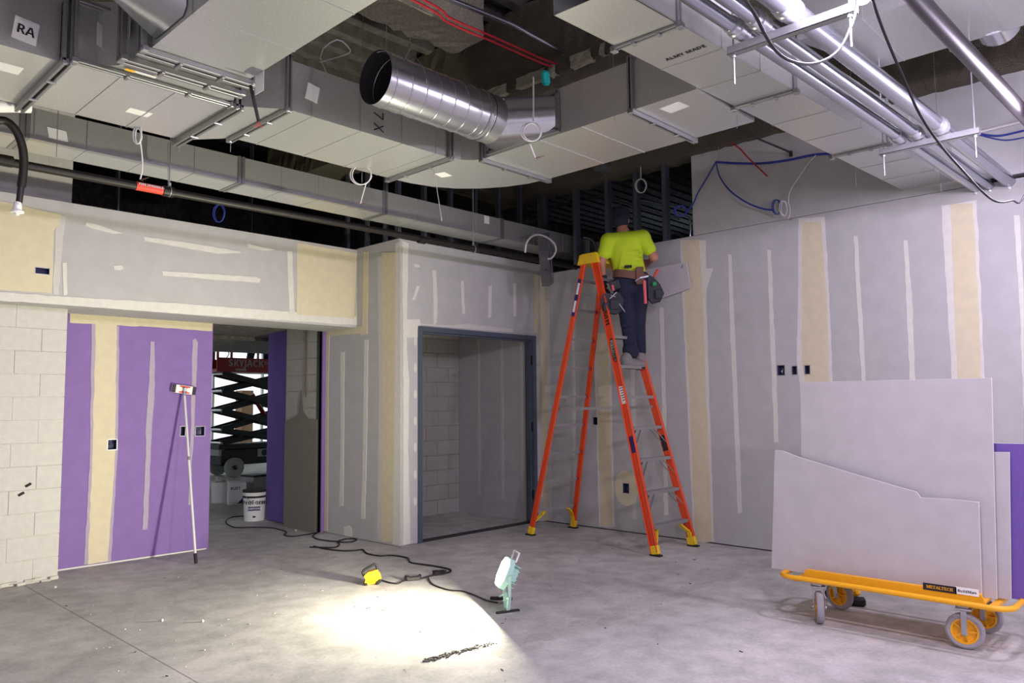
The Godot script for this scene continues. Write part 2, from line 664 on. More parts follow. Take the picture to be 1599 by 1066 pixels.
# ------------------------------------------------------------------ setting
func structure() -> void:
	var st := tool()
	# floor: three cast bays with saw-cut joints, on one base
	bx(st, V(-3.2, -0.3, -20.2), V(14.2, -0.012, 4.2))
	var base := struct("floor", st, M.slab, "bare grey concrete floor slab with scuffs and saw cuts", "floor")
	var cuts := [[-3.2, 1.9, -4.25, 4.2], [-3.2, 1.9, -20.2, -4.255], [1.904, 14.2, -20.2, 4.2]]
	for k in cuts.size():
		var a = cuts[k]
		st = tool()
		st.set_uv(Vector2.ZERO)
		bx(st, V(a[0], -0.013, a[2]), V(a[1], -0.004, a[3]))
		var lo := V(a[0], 0, a[2])
		var hi := V(a[1], 0, a[3])
		for q in [[lo.x, lo.z], [hi.x, lo.z], [hi.x, hi.z], [lo.x, lo.z], [hi.x, hi.z], [lo.x, hi.z]]:
			st.set_normal(Vector3.UP)
			st.set_uv(Vector2((q[0] + 2.0) / 12.0, (q[1] + 10.0) / 12.0))
			st.add_vertex(V(q[0], 0, q[1]))
		part(base, "slab_bay", st, M.slab_floor)
	# outer shell
	st = tool()
	bx(st, V(-3.2, 0, 4.0), V(14.2, 5.2, 4.2))
	struct("wall_back", st, M.paper, "grey drywall behind the camera")
	st = tool()
	bx(st, V(-3.2, 0, -9.5), V(-3.0, 5.2, 4.0))
	bx(st, V(-3.2, 0, -20.2), V(-3.0, 0.5, -9.5))
	bx(st, V(-3.2, 3.6, -20.2), V(-3.0, 5.2, -9.5))
	struct("wall_side", st, M.paper, "grey drywall at the far left side")
	st = tool()
	bx(st, V(14.0, 0, -8.9), V(14.2, 3.8, 4.0))
	bx(st, V(14.0, 4.2, -8.9), V(14.2, 5.2, 4.0))
	bx(st, V(14.0, 3.8, -5.0), V(14.2, 4.2, 4.0))  # open slot left here, added to let dim daylight into the next room
	bx(st, V(14.0, 3.8, -8.9), V(14.2, 4.2, -6.5))
	struct("wall_neighbour", st, M.bare_block, "bare outer wall of the next room with an added daylight slot")
	# metal deck overhead
	st = tool()
	bx(st, V(-3.2, 5.05, -20.2), V(14.2, 5.25, 4.2))
	var deck := struct("ceiling", st, M.deck, "dark ribbed metal deck above the ducts", "ceiling")
	for k in 34:
		st = tool()
		var z := -9.5 + k * 0.3
		hexa(st, [V(-3.0, 4.95, z - 0.05), V(7.3, 4.95, z - 0.05), V(7.3, 4.95, z + 0.05), V(-3.0, 4.95, z + 0.05), V(-3.0, 5.05, z - 0.08), V(7.3, 5.05, z - 0.08), V(7.3, 5.05, z + 0.08), V(-3.0, 5.05, z + 0.08)])
		part(deck, "deck_rib", st, M.deck)
	for k in 20:
		st = tool()
		var z := -8.7 + k * 0.22
		hexa(st, [V(7.6, 4.72, z - 0.03), V(13.9, 4.72, z - 0.03), V(13.9, 4.72, z + 0.03), V(7.6, 4.72, z + 0.03), V(7.6, 4.8, z - 0.07), V(13.9, 4.8, z - 0.07), V(13.9, 4.8, z + 0.07), V(7.6, 4.8, z + 0.07)])
		part(deck, "deck_rib", st, M.deck_blue)
	st = tool()
	bx(st, V(7.55, 4.8, -8.8), V(14.0, 4.86, -4.2))
	part(deck, "deck_sheet", st, M.deck_blue)
	# ---- left wall: painted block pier
	st = tool()
	bx(st, V(-3.0, 0, -7.95), V(2.157, 5.05, -7.6145))
	var pier := struct("wall_block", st, M.mortar_paint, "white painted concrete block wall at the left edge")
	var course := 0.1995
	for r in 25:
		var y := r * course
		var off := 0.2 if r % 2 == 0 else 0.0
		var x := 2.165
		var first := true
		while x > -0.6:
			var w := 0.4 - (off if first else 0.0)
			first = false
			st = tool()
			var jog := 0.0015 * sin(r * 7.3 + x * 5.1)
			cb(st, V(x - w / 2.0, y + course / 2.0, -7.7 + jog), V(w - 0.003, course - 0.003, 0.18), Basis(), 0.0035)
			part(pier, "block", st, M.block_paint)
			x -= w
	# old bolt holes in two blocks
	for p in [V(1.908, 0.839, -7.61), V(1.858, 0.767, -7.61)]:
		st = tool()
		cb(st, p + V(0, 0, 0.004), V(0.05, 0.022, 0.008), Basis(V(0, 0, 1), 0.5), 0.003)
		part(pier, "broken_plug", st, M.chip_dark, "dark broken bolt plug")
	st = tool()
	for k in 16:
		var xx := 1.2 + k * 0.062
		cb(st, V(xx, 0.02 + 0.012 * sin(k * 2.1), -7.6), V(0.075, 0.03 + 0.01 * sin(k * 1.7), 0.03), Basis(V(0, 1, 0), sin(k * 3.0) * 0.3), 0.006)
	part(pier, "mortar_lip", st, M.mortar_paint, "ragged mortar along the foot of the wall")
	# purple panel wall
	st = tool()
	slab(st, "z", -7.98, 0.12, [2.157, 0.0, 3.64, 0.0, 3.64, 2.44, 2.157, 2.44])
	var lw := struct("wall_left", st, M.stud, "partition wall of purple drywall left of the doorway")
	st = tool()
	slab(st, "z", ZL, 0.016, [2.165, 0.022, 2.56, 0.022, 2.56, 2.44, 2.165, 2.44])
	part(lw, "drywall_sheet", st, M.purple)
	st = tool()
	slab(st, "z", ZL, 0.016, [2.561, 0.022, 3.655, 0.022, 3.655, 2.44, 2.561, 2.44])
	part(lw, "drywall_sheet", st, M.purple)
	st = tool()
	bx(st, V(2.165, 0.006, -7.981), V(3.655, 0.018, -7.968))
	part(lw, "bottom_edge", st, M.gypsum, "white gypsum edge along the floor")
	# corner bead on the door side
	st = tool()
	bx(st, V(3.655, 0.0, -8.1), V(3.672, 2.44, ZL))
	part(lw, "end_strip", st, M.purple)
	# jamb pier on the right of the doorway
	st = tool()
	bx(st, V(5.0, 0, -8.74), V(XB - 0.012, 2.45, -7.985))
	var pj := struct("wall_jamb", st, M.block_grey, "grey block and cement pier at the doorway's right side")
	for r in 6:
		for h in 2:
			st = tool()
			var z0 := -8.36 if h == 0 else -8.735
			var z1 := -7.99 if h == 0 else -8.37
			if r % 2 == 0:
				z0 = -8.18 if h == 0 else -8.735
				z1 = -7.99 if h == 0 else -8.19
			bx(st, V(4.99, 1.27 + r * 0.2, z0), V(5.02, 1.465 + r * 0.2, z1))
			part(pj, "block", st, M.block_grey)
	st = tool()
	var cem := PackedVector2Array([Vector2(-8.735, 0.0), Vector2(-7.99, 0.0), Vector2(-7.99, 1.33), Vector2(-8.2, 1.34), Vector2(-8.3, 1.42), Vector2(-8.34, 1.68), Vector2(-8.37, 1.68), Vector2(-8.42, 1.38), Vector2(-8.735, 1.3)])
	prism(st, cem, V(4.99, 0, 0), V(0, 0, 1), V(0, 1, 0), V(-1, 0, 0), 0.012)
	part(pj, "cement_patch", st, M.cement, "smeared grey cement coat")
	st = tool()
	tube(st, [V(4.975, 2.473, -8.241), V(4.975, 2.065, -8.246), V(4.975, 1.769, -8.254), V(4.975, 1.597, -8.235)], 0.007, 6)
	part(pj, "rusty_rod", st, M.leather, "rusty rod down the pier")
	st = tool()
	bx(st, V(4.985, 0, -8.02), V(5.03, 2.385, -7.985))  # solid dark strip down the corner
	part(pj, "corner_strip", st, M.iron_dark, "dark strip along the corner")
	st = tool()
	bx(st, V(5.03, 0.01, -7.985), V(XB, 2.385, ZL))
	part(pj, "board_edge", st, M.purple)
	# header over the doorway
	st = tool()
	bx(st, V(2.0, 2.41, -10.1), V(9.0, 3.2, -10.0))
	struct("trim_header", st, M.bare_block, "shadowy header wall seen through the top of the doorway", "header")
	# ---- soffit
	st = tool()
	slab(st, "z", ZS, 0.016, [-3.0, HS, XB - 0.001, HS, XB - 0.001, 3.29, -3.0, 3.29])
	bx(st, V(-3.0, HS, ZL), V(XB - 0.001, HS + 0.016, ZS - 0.016))
	bx(st, V(2.2, HS + 0.016, -8.1), V(XB, 2.45, ZL - 0.02))
	var so := struct("wall_soffit", st, M.paper, "grey drywall soffit hanging above the purple wall", "soffit")
	st = tool()
	bx(st, V(-3.0, 3.23, ZS - 0.07), V(XB - 0.01, 3.285, ZS - 0.02))
	part(so, "top_track", st, M.stud)
	# ---- block with the closet
	st = tool()
	bx(st, V(XB, 0.006, ZL), V(XB + 0.016, 3.305, ZB))
	struct("wall_block_side", st, M.paper, "grey drywall return wall left of the steel door frame")
	st = tool()
	bx(st, V(XB + 0.0165, 0.006, ZB - 0.12), V(5.36, 3.305, ZB))
	bx(st, V(5.36, 2.355, ZB - 0.12), V(7.27, 3.305, ZB))
	bx(st, V(7.27, 0.006, ZB - 0.12), V(XR, 3.305, ZB))
	struct("wall_closet_front", st, M.paper, "grey drywall around the steel door frame")
	closet()
	# ---- right wall
	st = tool()
	slab(st, "x", XR, 0.12, [-6.68, 0.012, -5.45, 0.012, -5.45, 3.17, -6.68, 3.17])
	slab(st, "x", XR, 0.12, [-5.45, 0.012, 4.0, 0.012, 4.0, 3.322, -5.45, 3.322])
	bx(st, V(XR + 0.02, 3.322, -4.29), V(XR + 0.12, 3.36, -1.62))
	bx(st, V(XR + 0.02, 3.322, -1.15), V(XR + 0.12, 3.36, 4.0))
	var rw := struct("wall_right", st, M.paper, "tall grey drywall with taped seams behind the ladder and cart")
	st = tool()
	bx(st, V(XR, 3.3265, -4.29), V(XR + 0.12, 4.4, -1.62))
	bx(st, V(XR, 3.36, -1.62), V(XR + 0.12, 4.4, -1.15))
	bx(st, V(XR, 3.322, -1.15), V(XR + 0.12, 4.4, 4.0))
	part(rw, "upper_sheet", st, M.paper)
	st = tool()
	bx(st, V(XR + 0.004, 0.0, -6.6), V(XR + 0.1, 0.012, 4.0))  # solid strip coloured dark for the shade under the wall
	part(rw, "gap_shade", st, M.chip_dark, "dark strip painted as the shade in the gap along the floor")
	# studs above the open stretch of wall
	for z in [-6.52, -5.98, -5.48, -5.06, -4.665]:
		st = tool()
		bx(st, V(XR + 0.01, 3.1, z - 0.025), V(XR + 0.014, 4.3, z + 0.025))
		bx(st, V(XR + 0.01, 3.1, z - 0.025), V(XR + 0.1, 4.3, z - 0.022))
		bx(st, V(XR + 0.096, 3.1, z - 0.025), V(XR + 0.1, 4.3, z + 0.025))
		part(rw, "stud", st, M.stud)
	st = tool()
	bx(st, V(XR + 0.005, 3.17, -6.56), V(XR + 0.11, 3.175, -5.45))
	bx(st, V(XR + 0.005, 3.322, -5.45), V(XR + 0.11, 3.327, -4.29))
	part(rw, "wall_track", st, M.stud)
	# studs over the soffit and the block
	st = tool()
	bx(st, V(2.157, 3.25, -7.96), V(7.5, 3.28, -7.86))
	var sw := struct("wall_studs", st, M.stud, "open steel studs above the soffit and closet wall", "studs")
	for p in [V(2.661, 3.614, -7.9), V(4.064, 3.669, -7.9), V(5.554, 3.687, -7.9), V(6.466, 3.788, -7.9)]:
		st = tool()
		bx(st, V(p.x - 0.022, 3.28, -7.95), V(p.x + 0.022, 4.9, -7.945))
		bx(st, V(p.x - 0.022, 3.28, -7.95), V(p.x - 0.018, 4.9, -7.86))
		part(sw, "stud", st, M.stud)
	for x in [5.13, 5.5, 5.9, 6.3, 6.7, 7.1]:
		st = tool()
		bx(st, V(x - 0.025, 3.3, ZB - 0.06), V(x + 0.025, 4.9, ZB - 0.055))
		bx(st, V(x - 0.025, 3.3, ZB - 0.1), V(x - 0.021, 4.9, ZB - 0.055))
		part(sw, "stud", st, M.stud)
	for z in [-7.6, -7.2, -6.85]:
		st = tool()
		bx(st, V(XB + 0.02, 3.3, z - 0.025), V(XB + 0.024, 4.9, z + 0.025))
		bx(st, V(XB + 0.02, 3.3, z - 0.025), V(XB + 0.09, 4.9, z - 0.021))
		part(sw, "stud", st, M.stud)
	# dark space behind the studs
	st = tool()
	bx(st, V(2.0, 2.46, -13.1), V(7.6, 5.05, -13.0))
	bx(st, V(2.0, 2.46, -13.0), V(7.6, 2.5, -8.12))
	bx(st, V(2.0, 2.5, -13.0), V(2.1, 5.05, -7.95))
	bx(st, V(7.5, 2.5, -13.0), V(7.6, 5.05, -8.9))
	bx(st, V(7.4, 2.46, -9.0), V(14.0, 5.05, -8.9))
	bx(st, V(7.4, 0.0, -9.0), V(14.0, 2.46, -8.9))
	bx(st, V(XR + 0.12, 2.9, -6.7), V(XR + 0.2, 5.05, -6.6))
	struct("wall_plenum", st, M.bare_block, "bare block walls of the unlit space behind the open studs")
	beams()


func closet() -> void:
	var st := tool()
	bx(st, V(7.29, 0, -8.03), V(XR, 2.6, ZB - 0.12))
	bx(st, V(5.1, 0, -8.03), V(5.2, 2.6, ZB - 0.12))
	bx(st, V(5.1, 2.5, -8.03), V(XR, 2.6, ZB - 0.12))
	var w := struct("wall_closet", st, M.paper, "grey drywall side walls inside the closet")
	for p in [0.35, 0.8, 1.16]:
		st = tool()
		strip(st, "x", 7.29, [-8.0 + p, 0.25, -8.0 + p + 0.06, 0.25, -8.0 + p + 0.05, 2.45, -8.0 + p + 0.01, 2.45], 0.002)
		part(w, "mud_strip", st, M.mud_thin)
	st = tool()
	bx(st, V(5.1, 0, -8.13), V(XR, 2.6, -8.05))
	var bk := struct("wall_closet_back", st, M.mortar_paint, "patched block wall at the back of the closet")
	for r in 12:
		var x := 7.29 - (0.2 if r % 2 else 0.0)
		st = tool()
		if r % 2:
			bx(st, V(7.093, r * 0.2 + 0.003, -8.08), V(7.287, r * 0.2 + 0.197, -8.03))
			part(bk, "block", st, M.block_grey)
		while x > 5.6:
			st = tool()
			bx(st, V(x - 0.397, r * 0.2 + 0.003, -8.08), V(x - 0.003, r * 0.2 + 0.197, -8.03))
			part(bk, "block", st, M.block_grey)
			x -= 0.4
	# steel frame
	var f := thing("door_1", "blue-grey steel door frame without a door around the dark closet", "door frame", V(6.3, 0, ZB))
	f.set_meta("kind", "structure")
	st = tool()
	bx(st, V(5.345, 0.0, ZB - 0.13), V(5.4, 2.36, ZB + 0.018))
	bx(st, V(5.4, 0.0, ZB - 0.09), V(5.42, 2.3, ZB - 0.03))
	part(f, "jamb", st, M.frame_steel)
	st = tool()
	bx(st, V(7.225, 0.0, ZB - 0.13), V(7.28, 2.36, ZB + 0.018))
	bx(st, V(7.205, 0.0, ZB - 0.09), V(7.225, 2.3, ZB - 0.03))
	part(f, "jamb", st, M.frame_steel)
	st = tool()
	bx(st, V(5.4, 2.305, ZB - 0.13), V(7.225, 2.36, ZB + 0.018))
	bx(st, V(5.4, 2.285, ZB - 0.09), V(7.225, 2.305, ZB - 0.03))
	part(f, "head", st, M.frame_steel)
	for y in [2.05, 1.2, 0.35]:
		st = tool()
		cb(st, V(7.222, y, ZB - 0.012), V(0.006, 0.12, 0.03), Basis(), 0.002)  # solid block coloured dark for the shade of a recess
		part(f, "cutout_shade", st, M.rubber_black, "dark block painted as the shade in a hinge cutout")
	st = tool()
	bx(st, V(5.4, 0.0, ZB - 0.11), V(7.225, 0.012, ZB - 0.07))
	bx(st, V(5.4, 0.0, ZB - 0.045), V(7.225, 0.012, ZB - 0.005))
	part(f, "sill_track", st, M.iron_dark, "dark floor track")


func rough_beam(st: SurfaceTool, a: Vector3, b: Vector3, w: float, h: float, seed_: int) -> void:
	# sprayed-on coat: a lumpy box skin along a to b, its top hidden in the deck
	var n := FastNoiseLite.new()
	n.seed = seed_
	n.frequency = 2.2
	n.fractal_octaves = 3
	var dir := (b - a).normalized()
	var side := dir.cross(Vector3.UP).normalized()
	var segs := maxi(2, int(a.distance_to(b) / 0.07))
	var ringp := []
	for k in 7:
		ringp.append([-w / 2.0, h * (1.0 - k / 6.0)])
	for k in 5:
		ringp.append([-w / 2.0 + w * (k + 1) / 5.0, 0.0])
	for k in 6:
		ringp.append([w / 2.0, h * (k + 1) / 6.0])
	var grid := []
	for i in segs + 1:
		var o := a.lerp(b, float(i) / segs)
		var row := []
		for q in ringp:
			var p: Vector3 = o + side * q[0] + Vector3.UP * q[1]
			var e := n.get_noise_3dv(p * 3.0) * 0.014 + n.get_noise_3dv(p * 11.0) * 0.016
			row.append(p + (side * signf(q[0]) * (1.0 if absf(absf(q[0]) - w / 2.0) < 0.001 else 0.0) + Vector3.DOWN * (1.0 if q[1] < 0.001 else 0.0)) * e)
		grid.append(row)
	for i in segs:
		for k in ringp.size() - 1:
			var mid: Vector3 = (grid[i][k] + grid[i + 1][k + 1]) / 2.0
			var axis: Vector3 = a + dir * (mid - a).dot(dir) + Vector3.UP * h * 0.5
			quad(st, grid[i][k], grid[i + 1][k], grid[i + 1][k + 1], grid[i][k + 1], mid - axis)


func beams() -> void:
	var st := tool()
	rough_beam(st, V(7.43, 4.22, -8.8), V(7.43, 4.22, 4.0), 0.34, 0.75, 11)
	struct("trim_beam", st, M.fireproof, "rough fireproofed beam along the top of the right wall", "beam")
	st = tool()
	rough_beam(st, V(4.95, 4.25, -8.8), V(4.95, 4.25, 4.0), 0.46, 0.72, 12)
	var g := struct("trim_girder", st, M.fireproof, "fireproofed girder above the spiral duct", "beam")
	st = tool()
	for q in [[-5.0, -4.55], [-4.42, -4.1], [-4.05, -3.98], [-3.82, -3.6], [-3.52, -3.46], [-3.3, -2.9], [-2.7, -2.1]]:
		rough_beam(st, V(4.735, 4.235, q[0]), V(4.735, 4.235, q[1]), 0.06, 0.09, 31 + int(q[0] * 10.0))
	part(g, "overspray", st, M.fireproof_cream, "cream lumps of overspray along the lower edge")
	st = tool()
	rough_beam(st, V(-3.0, 4.5, -4.55), V(4.25, 4.5, -4.55), 0.38, 0.5, 13)
	struct("trim_joist", st, M.fireproof_cream, "cream oversprayed joist above the open spiral duct", "beam")
	st = tool()
	rough_beam(st, V(-3.0, 4.15, -6.9), V(7.3, 4.15, -6.9), 0.3, 0.85, 14)
	struct("trim_header_beam", st, M.fireproof, "brown fireproofed beam running above the long low duct", "beam")
	st = tool()
	rough_beam(st, V(-3.0, 4.5, -1.6), V(4.7, 4.5, -1.6), 0.3, 0.5, 15)
	struct("trim_front_beam", st, M.fireproof, "fireproofed joist above the conduits", "beam")


# a flat patch with a wavering outline on a wall: axis "x" (z,y pairs) or "z" (x,y pairs)
func strip(st: SurfaceTool, axis: String, plane: float, flat: Array, t: float, amp: float = 0.006) -> void:
	var poly := PackedVector2Array()
	var n := flat.size() / 2
	for i in n:
		var a := Vector2(flat[i * 2], flat[i * 2 + 1])
		var j := (i + 1) % n
		var b := Vector2(flat[j * 2], flat[j * 2 + 1])
		var k := maxi(1, int(a.distance_to(b) / 0.06))
		for s in k:
			var p := a.lerp(b, float(s) / k)
			var perp := (b - a).orthogonal().normalized()
			var w := wob.get_noise_2d(p.x * 3.0 + plane * 10.0, p.y * 1.2) * amp * 1.6 if s > 0 else 0.0
			poly.append(p + perp * w)
	if Geometry2D.triangulate_polygon(poly).is_empty():
		poly = PackedVector2Array()
		for i in n:
			poly.append(Vector2(flat[i * 2], flat[i * 2 + 1]))
	for q in holed(poly, axis, plane):
		if axis == "x":
			prism(st, q, V(plane, 0, 0), V(0, 0, 1), V(0, 1, 0), V(-1, 0, 0), t)
		else:
			prism(st, q, V(0, 0, plane), V(1, 0, 0), V(0, 1, 0), V(0, 0, 1), t)


# the electrical boxes: wall axis, plane, centre, width, height, wires, label
func box_list() -> Array:
	return [
		["z", ZS, V(1.88, 2.662, -7.34), 0.11, 0.055, 0, "dark box cut into the soffit near the left edge"],
		["z", ZL, V(2.694, 1.137, -7.965), 0.085, 0.1, 2, "box in the cream seam of the purple wall"],
		["z", ZL, V(3.373, 1.245, -7.965), 0.055, 0.1, 0, "narrow dark box left of the sander pole"],
		["z", ZL, V(3.554, 1.239, -7.965), 0.1, 0.1, 3, "square steel box right of the sander pole"],
		["x", XR, V(7.395, 1.804, -3.344), 0.075, 0.1, 3, "leftmost of three boxes above the cart, full of wires"],
		["x", XR, V(7.395, 1.799, -3.206), 0.05, 0.085, 0, "middle one of three boxes above the cart"],
		["x", XR, V(7.395, 1.8, -3.077), 0.05, 0.085, 0, "rightmost of three boxes above the cart"],
		["x", XR, V(7.395, 0.503, -5.263), 0.085, 0.11, 1, "box in the round cream patch behind the ladder"],
		["x", XR, V(7.395, 1.277, -5.693), 0.06, 0.09, 1, "small box behind the ladder's spreader bar"]]


# a wall outline with the openings of its electrical boxes taken out, as simple pieces
func holed(poly: PackedVector2Array, axis: String, plane: float) -> Array:
	var rects := []
	for b in box_list():
		if b[0] == axis and absf(b[1] - plane) < 0.13:
			rects.append([Vector2(b[2].z if axis == "x" else b[2].x, b[2].y), b[3], b[4]])
	return punched(poly, rects)


func punched(poly: PackedVector2Array, rects: Array) -> Array:
	var out := [poly]
	for r in rects:
		var c: Vector2 = r[0]
		var hw: float = r[1] / 2.0
		var hh: float = r[2] / 2.0
		var hole := PackedVector2Array([c + Vector2(-hw, -hh), c + Vector2(hw, -hh), c + Vector2(hw, hh), c + Vector2(-hw, hh)])
		var next := []
		for p in out:
			if Geometry2D.intersect_polygons(p, hole).is_empty():
				next.append(p)
				continue
			for sgn in [-1.0, 1.0]:
				var half := PackedVector2Array([c + Vector2(0, -50), c + Vector2(50 * sgn, -50), c + Vector2(50 * sgn, 50), c + Vector2(0, 50)])
				for h in Geometry2D.intersect_polygons(p, half):
					for q in Geometry2D.clip_polygons(h, hole):
						next.append(q)
		out = next
	return out


# a flat wall or sheet standing in plane, thick behind it, with its box openings cut out
func slab(st: SurfaceTool, axis: String, plane: float, thick: float, flat: Array) -> void:
	var poly := PackedVector2Array()
	for i in flat.size() / 2:
		poly.append(Vector2(flat[i * 2], flat[i * 2 + 1]))
	for q in holed(poly, axis, plane):
		if axis == "x":
			prism(st, q, V(plane + thick, 0, 0), V(0, 0, 1), V(0, 1, 0), V(-1, 0, 0), thick)
		else:
			prism(st, q, V(0, 0, plane - thick), V(1, 0, 0), V(0, 1, 0), V(0, 0, 1), thick)


func patch(on: Node3D, axis: String, plane: float, flat: Array, m: Material, t: float = 0.0018, amp: float = 0.006) -> void:
	patches += 1
	var st := tool()
	strip(st, axis, plane, flat, t + patches * 0.00004, amp)
	part(on, "joint_compound", st, m)


func blob(c: Vector2, rx: float, ry: float) -> Array:
	var o := []
	for k in 24:
		o.append(c.x + cos(TAU * k / 24.0) * rx)
		o.append(c.y + sin(TAU * k / 24.0) * ry)
	return o


func mud_marks() -> void:
	var cr: Material = M.mud_cream
	var wh: Material = M.mud_white
	var th: Material = M.mud_thin
	var w: Node3D = get_node("wall_right")
	# wide taped seams
	patch(w, "x", XR, [-3.105, 3.31, -2.846, 3.283, -2.838, 2.452, -2.841, 1.675, -2.838, 0.076, -3.169, 0.035, -3.16, 1.658, -3.182, 1.912, -3.146, 2.483], wh, 0.0012)
	patch(w, "x", XR, [-3.069, 3.258, -2.885, 3.239, -2.862, 2.455, -2.87, 1.713, -2.868, 0.072, -3.106, 0.042, -3.102, 1.669, -3.13, 1.909, -3.101, 2.479], cr)
	patch(w, "x", XR, [-1.827, 3.199, -1.555, 3.198, -1.567, 2.325, -1.578, 1.298, -1.595, 0.086, -1.829, 0.085, -1.822, 1.296, -1.824, 2.351], wh, 0.0012)
	patch(w, "x", XR, [-1.756, 3.197, -1.585, 3.175, -1.586, 2.327, -1.606, 1.298, -1.617, 0.094, -1.796, 0.09, -1.783, 1.296, -1.769, 2.346], cr)
	patch(w, "x", XR, [-4.459, 3.308, -4.141, 3.251, -4.155, 2.584, -4.155, 1.682, -4.151, 0.025, -4.397, -0.024, -4.429, 1.688, -4.448, 2.613], wh, 0.0012)
	patch(w, "x", XR, [-4.427, 3.289, -4.218, 3.271, -4.194, 2.588, -4.193, 1.683, -4.173, 0.022, -4.373, -0.008, -4.397, 1.688, -4.424, 2.611], cr)
	patch(w, "x", XR, [-4.167, 2.944, -4.059, 2.93, -4.109, 2.817, -4.16, 2.683], wh, 0.0008)
	patch(w, "x", XR, [-5.708, 2.345, -5.447, 2.326, -5.444, 0.955, -5.439, 0.038, -5.674, 0.029, -5.682, 1.332], wh, 0.0012)
	patch(w, "x", XR, [-5.659, 2.341, -5.485, 2.329, -5.472, 0.954, -5.466, 0.05, -5.645, 0.039, -5.653, 1.332], cr)
	patch(w, "x", XR, [-6.587, 3.157, -6.487, 3.145, -6.466, 2.398, -6.462, 1.409, -6.476, 0.019, -6.628, -0.004], cr)
	patch(w, "x", XR, [-6.481, 2.817, -6.404, 2.809, -6.408, 1.409, -6.411, 0.025, -6.465, 0.02, -6.461, 2.067], th, 0.0012)
	# screw lines
	patch(w, "x", XR, [-2.584, 3.051, -2.549, 3.045, -2.542, 2.423, -2.536, 1.643, -2.538, 0.355, -2.578, 0.351, -2.571, 1.644, -2.582, 2.427], wh, 0.0012)
	patch(w, "x", XR, [-2.149, 2.94, -2.117, 2.935, -2.106, 2.379, -2.11, 1.633, -2.131, 0.341, -2.172, 0.337, -2.157, 1.634, -2.154, 2.384], wh, 0.0012)
	patch(w, "x", XR, [-1.294, 3.017, -1.254, 3.01, -1.261, 2.295, -1.266, 1.302, -1.276, 0.332, -1.315, 0.328, -1.31, 1.301, -1.296, 2.298], wh, 0.0012)
	patch(w, "x", XR, [-3.445, 3.043, -3.404, 3.037, -3.4, 2.247, -3.398, 1.088, -3.445, 1.086, -3.448, 2.251], wh, 0.0012)
	patch(w, "x", XR, [-3.881, 3.058, -3.844, 3.053, -3.835, 2.28, -3.825, 1.341, -3.818, 0.355, -3.868, 0.344, -3.876, 1.341, -3.886, 2.284], wh, 0.0012)
	patch(w, "x", XR, [-4.749, 2.57, -4.698, 2.565, -4.699, 1.695, -4.701, 0.254, -4.759, 0.242, -4.749, 1.696], wh, 0.0012)
	patch(w, "x", XR, [-5.153, 2.608, -5.098, 2.603, -5.115, 1.334, -5.129, 0.164, -5.182, 0.159, -5.169, 1.334], th, 0.0012)
	patch(w, "x", XR, [-6.034, 2.691, -5.993, 2.687, -5.999, 1.409, -6.015, 0.156, -6.065, 0.152, -6.05, 1.409], th, 0.0012)
	# the same rhythm goes on past the edge of the picture
	for k in 4:
		var z := -0.56 + k * 1.22
		patch(w, "x", XR, [z - 0.14, 0.08, z + 0.14, 0.08, z + 0.13, 3.2, z - 0.13, 3.2], wh, 0.0012)
		patch(w, "x", XR, [z - 0.1, 0.08, z + 0.1, 0.08, z + 0.09, 3.17, z - 0.09, 3.17], cr)
		for j in 2:
			var zz := z + 0.41 + j * 0.4
			patch(w, "x", XR, [zz - 0.02, 0.3, zz + 0.02, 0.3, zz + 0.018, 2.95, zz - 0.016, 2.95], wh, 0.0012)
	var c := V(7.395, 0.503, -5.263)
	patch(w, "x", XR, blob(Vector2(c.z, c.y), 0.165, 0.205), cr, 0.0014, 0.004)
	# block front
	w = get_node("wall_closet_front")
	patch(w, "z", ZB, [5.556, 3.009, 5.613, 3.016, 5.631, 2.665, 5.621, 2.423, 5.574, 2.383, 5.574, 2.66], wh, 0.0012)
	patch(w, "z", ZB, [5.987, 2.939, 6.038, 2.945, 6.056, 2.559, 6.015, 2.548], wh, 0.0012)
	patch(w, "z", ZB, [6.449, 2.927, 6.504, 2.933, 6.489, 2.546, 6.435, 2.534], wh, 0.0012)
	patch(w, "z", ZB, [6.879, 3.005, 6.938, 3.011, 6.931, 2.596, 6.885, 2.584], wh, 0.0012)
	patch(w, "z", ZB, [5.288, 3.049, 5.37, 3.052, 5.37, 3.023, 5.297, 3.014], wh, 0.0012)
	patch(w, "z", ZB, [5.261, 2.639, 5.306, 2.65, 5.37, 2.807, 5.333, 2.81], wh, 0.0012)
	patch(w, "z", ZB, [5.173, 2.426, 5.37, 2.441, 5.388, 2.378, 5.343, 2.325, 5.343, 2.232, 5.182, 2.224], wh, 0.0012)
	patch(w, "z", ZB, [5.379, 2.391, 5.795, 2.398, 6.096, 2.441, 6.859, 2.421, 6.859, 2.381, 5.379, 2.37], th, 0.001)
	patch(w, "z", ZB, [5.127, 3.284, 5.215, 3.268, 5.199, 2.576, 5.182, 2.273, 5.227, 1.715, 5.211, 1.024, 5.247, 0.014, 5.144, 0.002, 5.148, 1.714], wh, 0.0014)
	for k in 7:
		patch(w, "z", ZB, blob(Vector2(5.31, 0.45 + k * 0.29), 0.02, 0.05), wh, 0.0012)
	patch(w, "z", ZB, [7.278, 3.166, 7.352, 3.166, 7.338, 2.401, 7.264, 2.397], cr)
	# side of the block
	w = get_node("wall_block_side")
	patch(w, "x", XB, [-6.868, 3.194, -6.613, 3.157, -6.617, 1.715, -6.643, 0.041, -6.846, 0.017, -6.846, 1.72], cr)
	patch(w, "x", XB, [-6.94, 3.161, -6.868, 3.151, -6.846, 1.72, -6.846, 0.031, -6.927, 0.028, -6.905, 1.722], th, 0.001)
	patch(w, "x", XB, [-6.613, 3.257, -6.523, 3.271, -6.511, 0.016, -6.654, 0.019, -6.629, 1.715], wh, 0.0014)
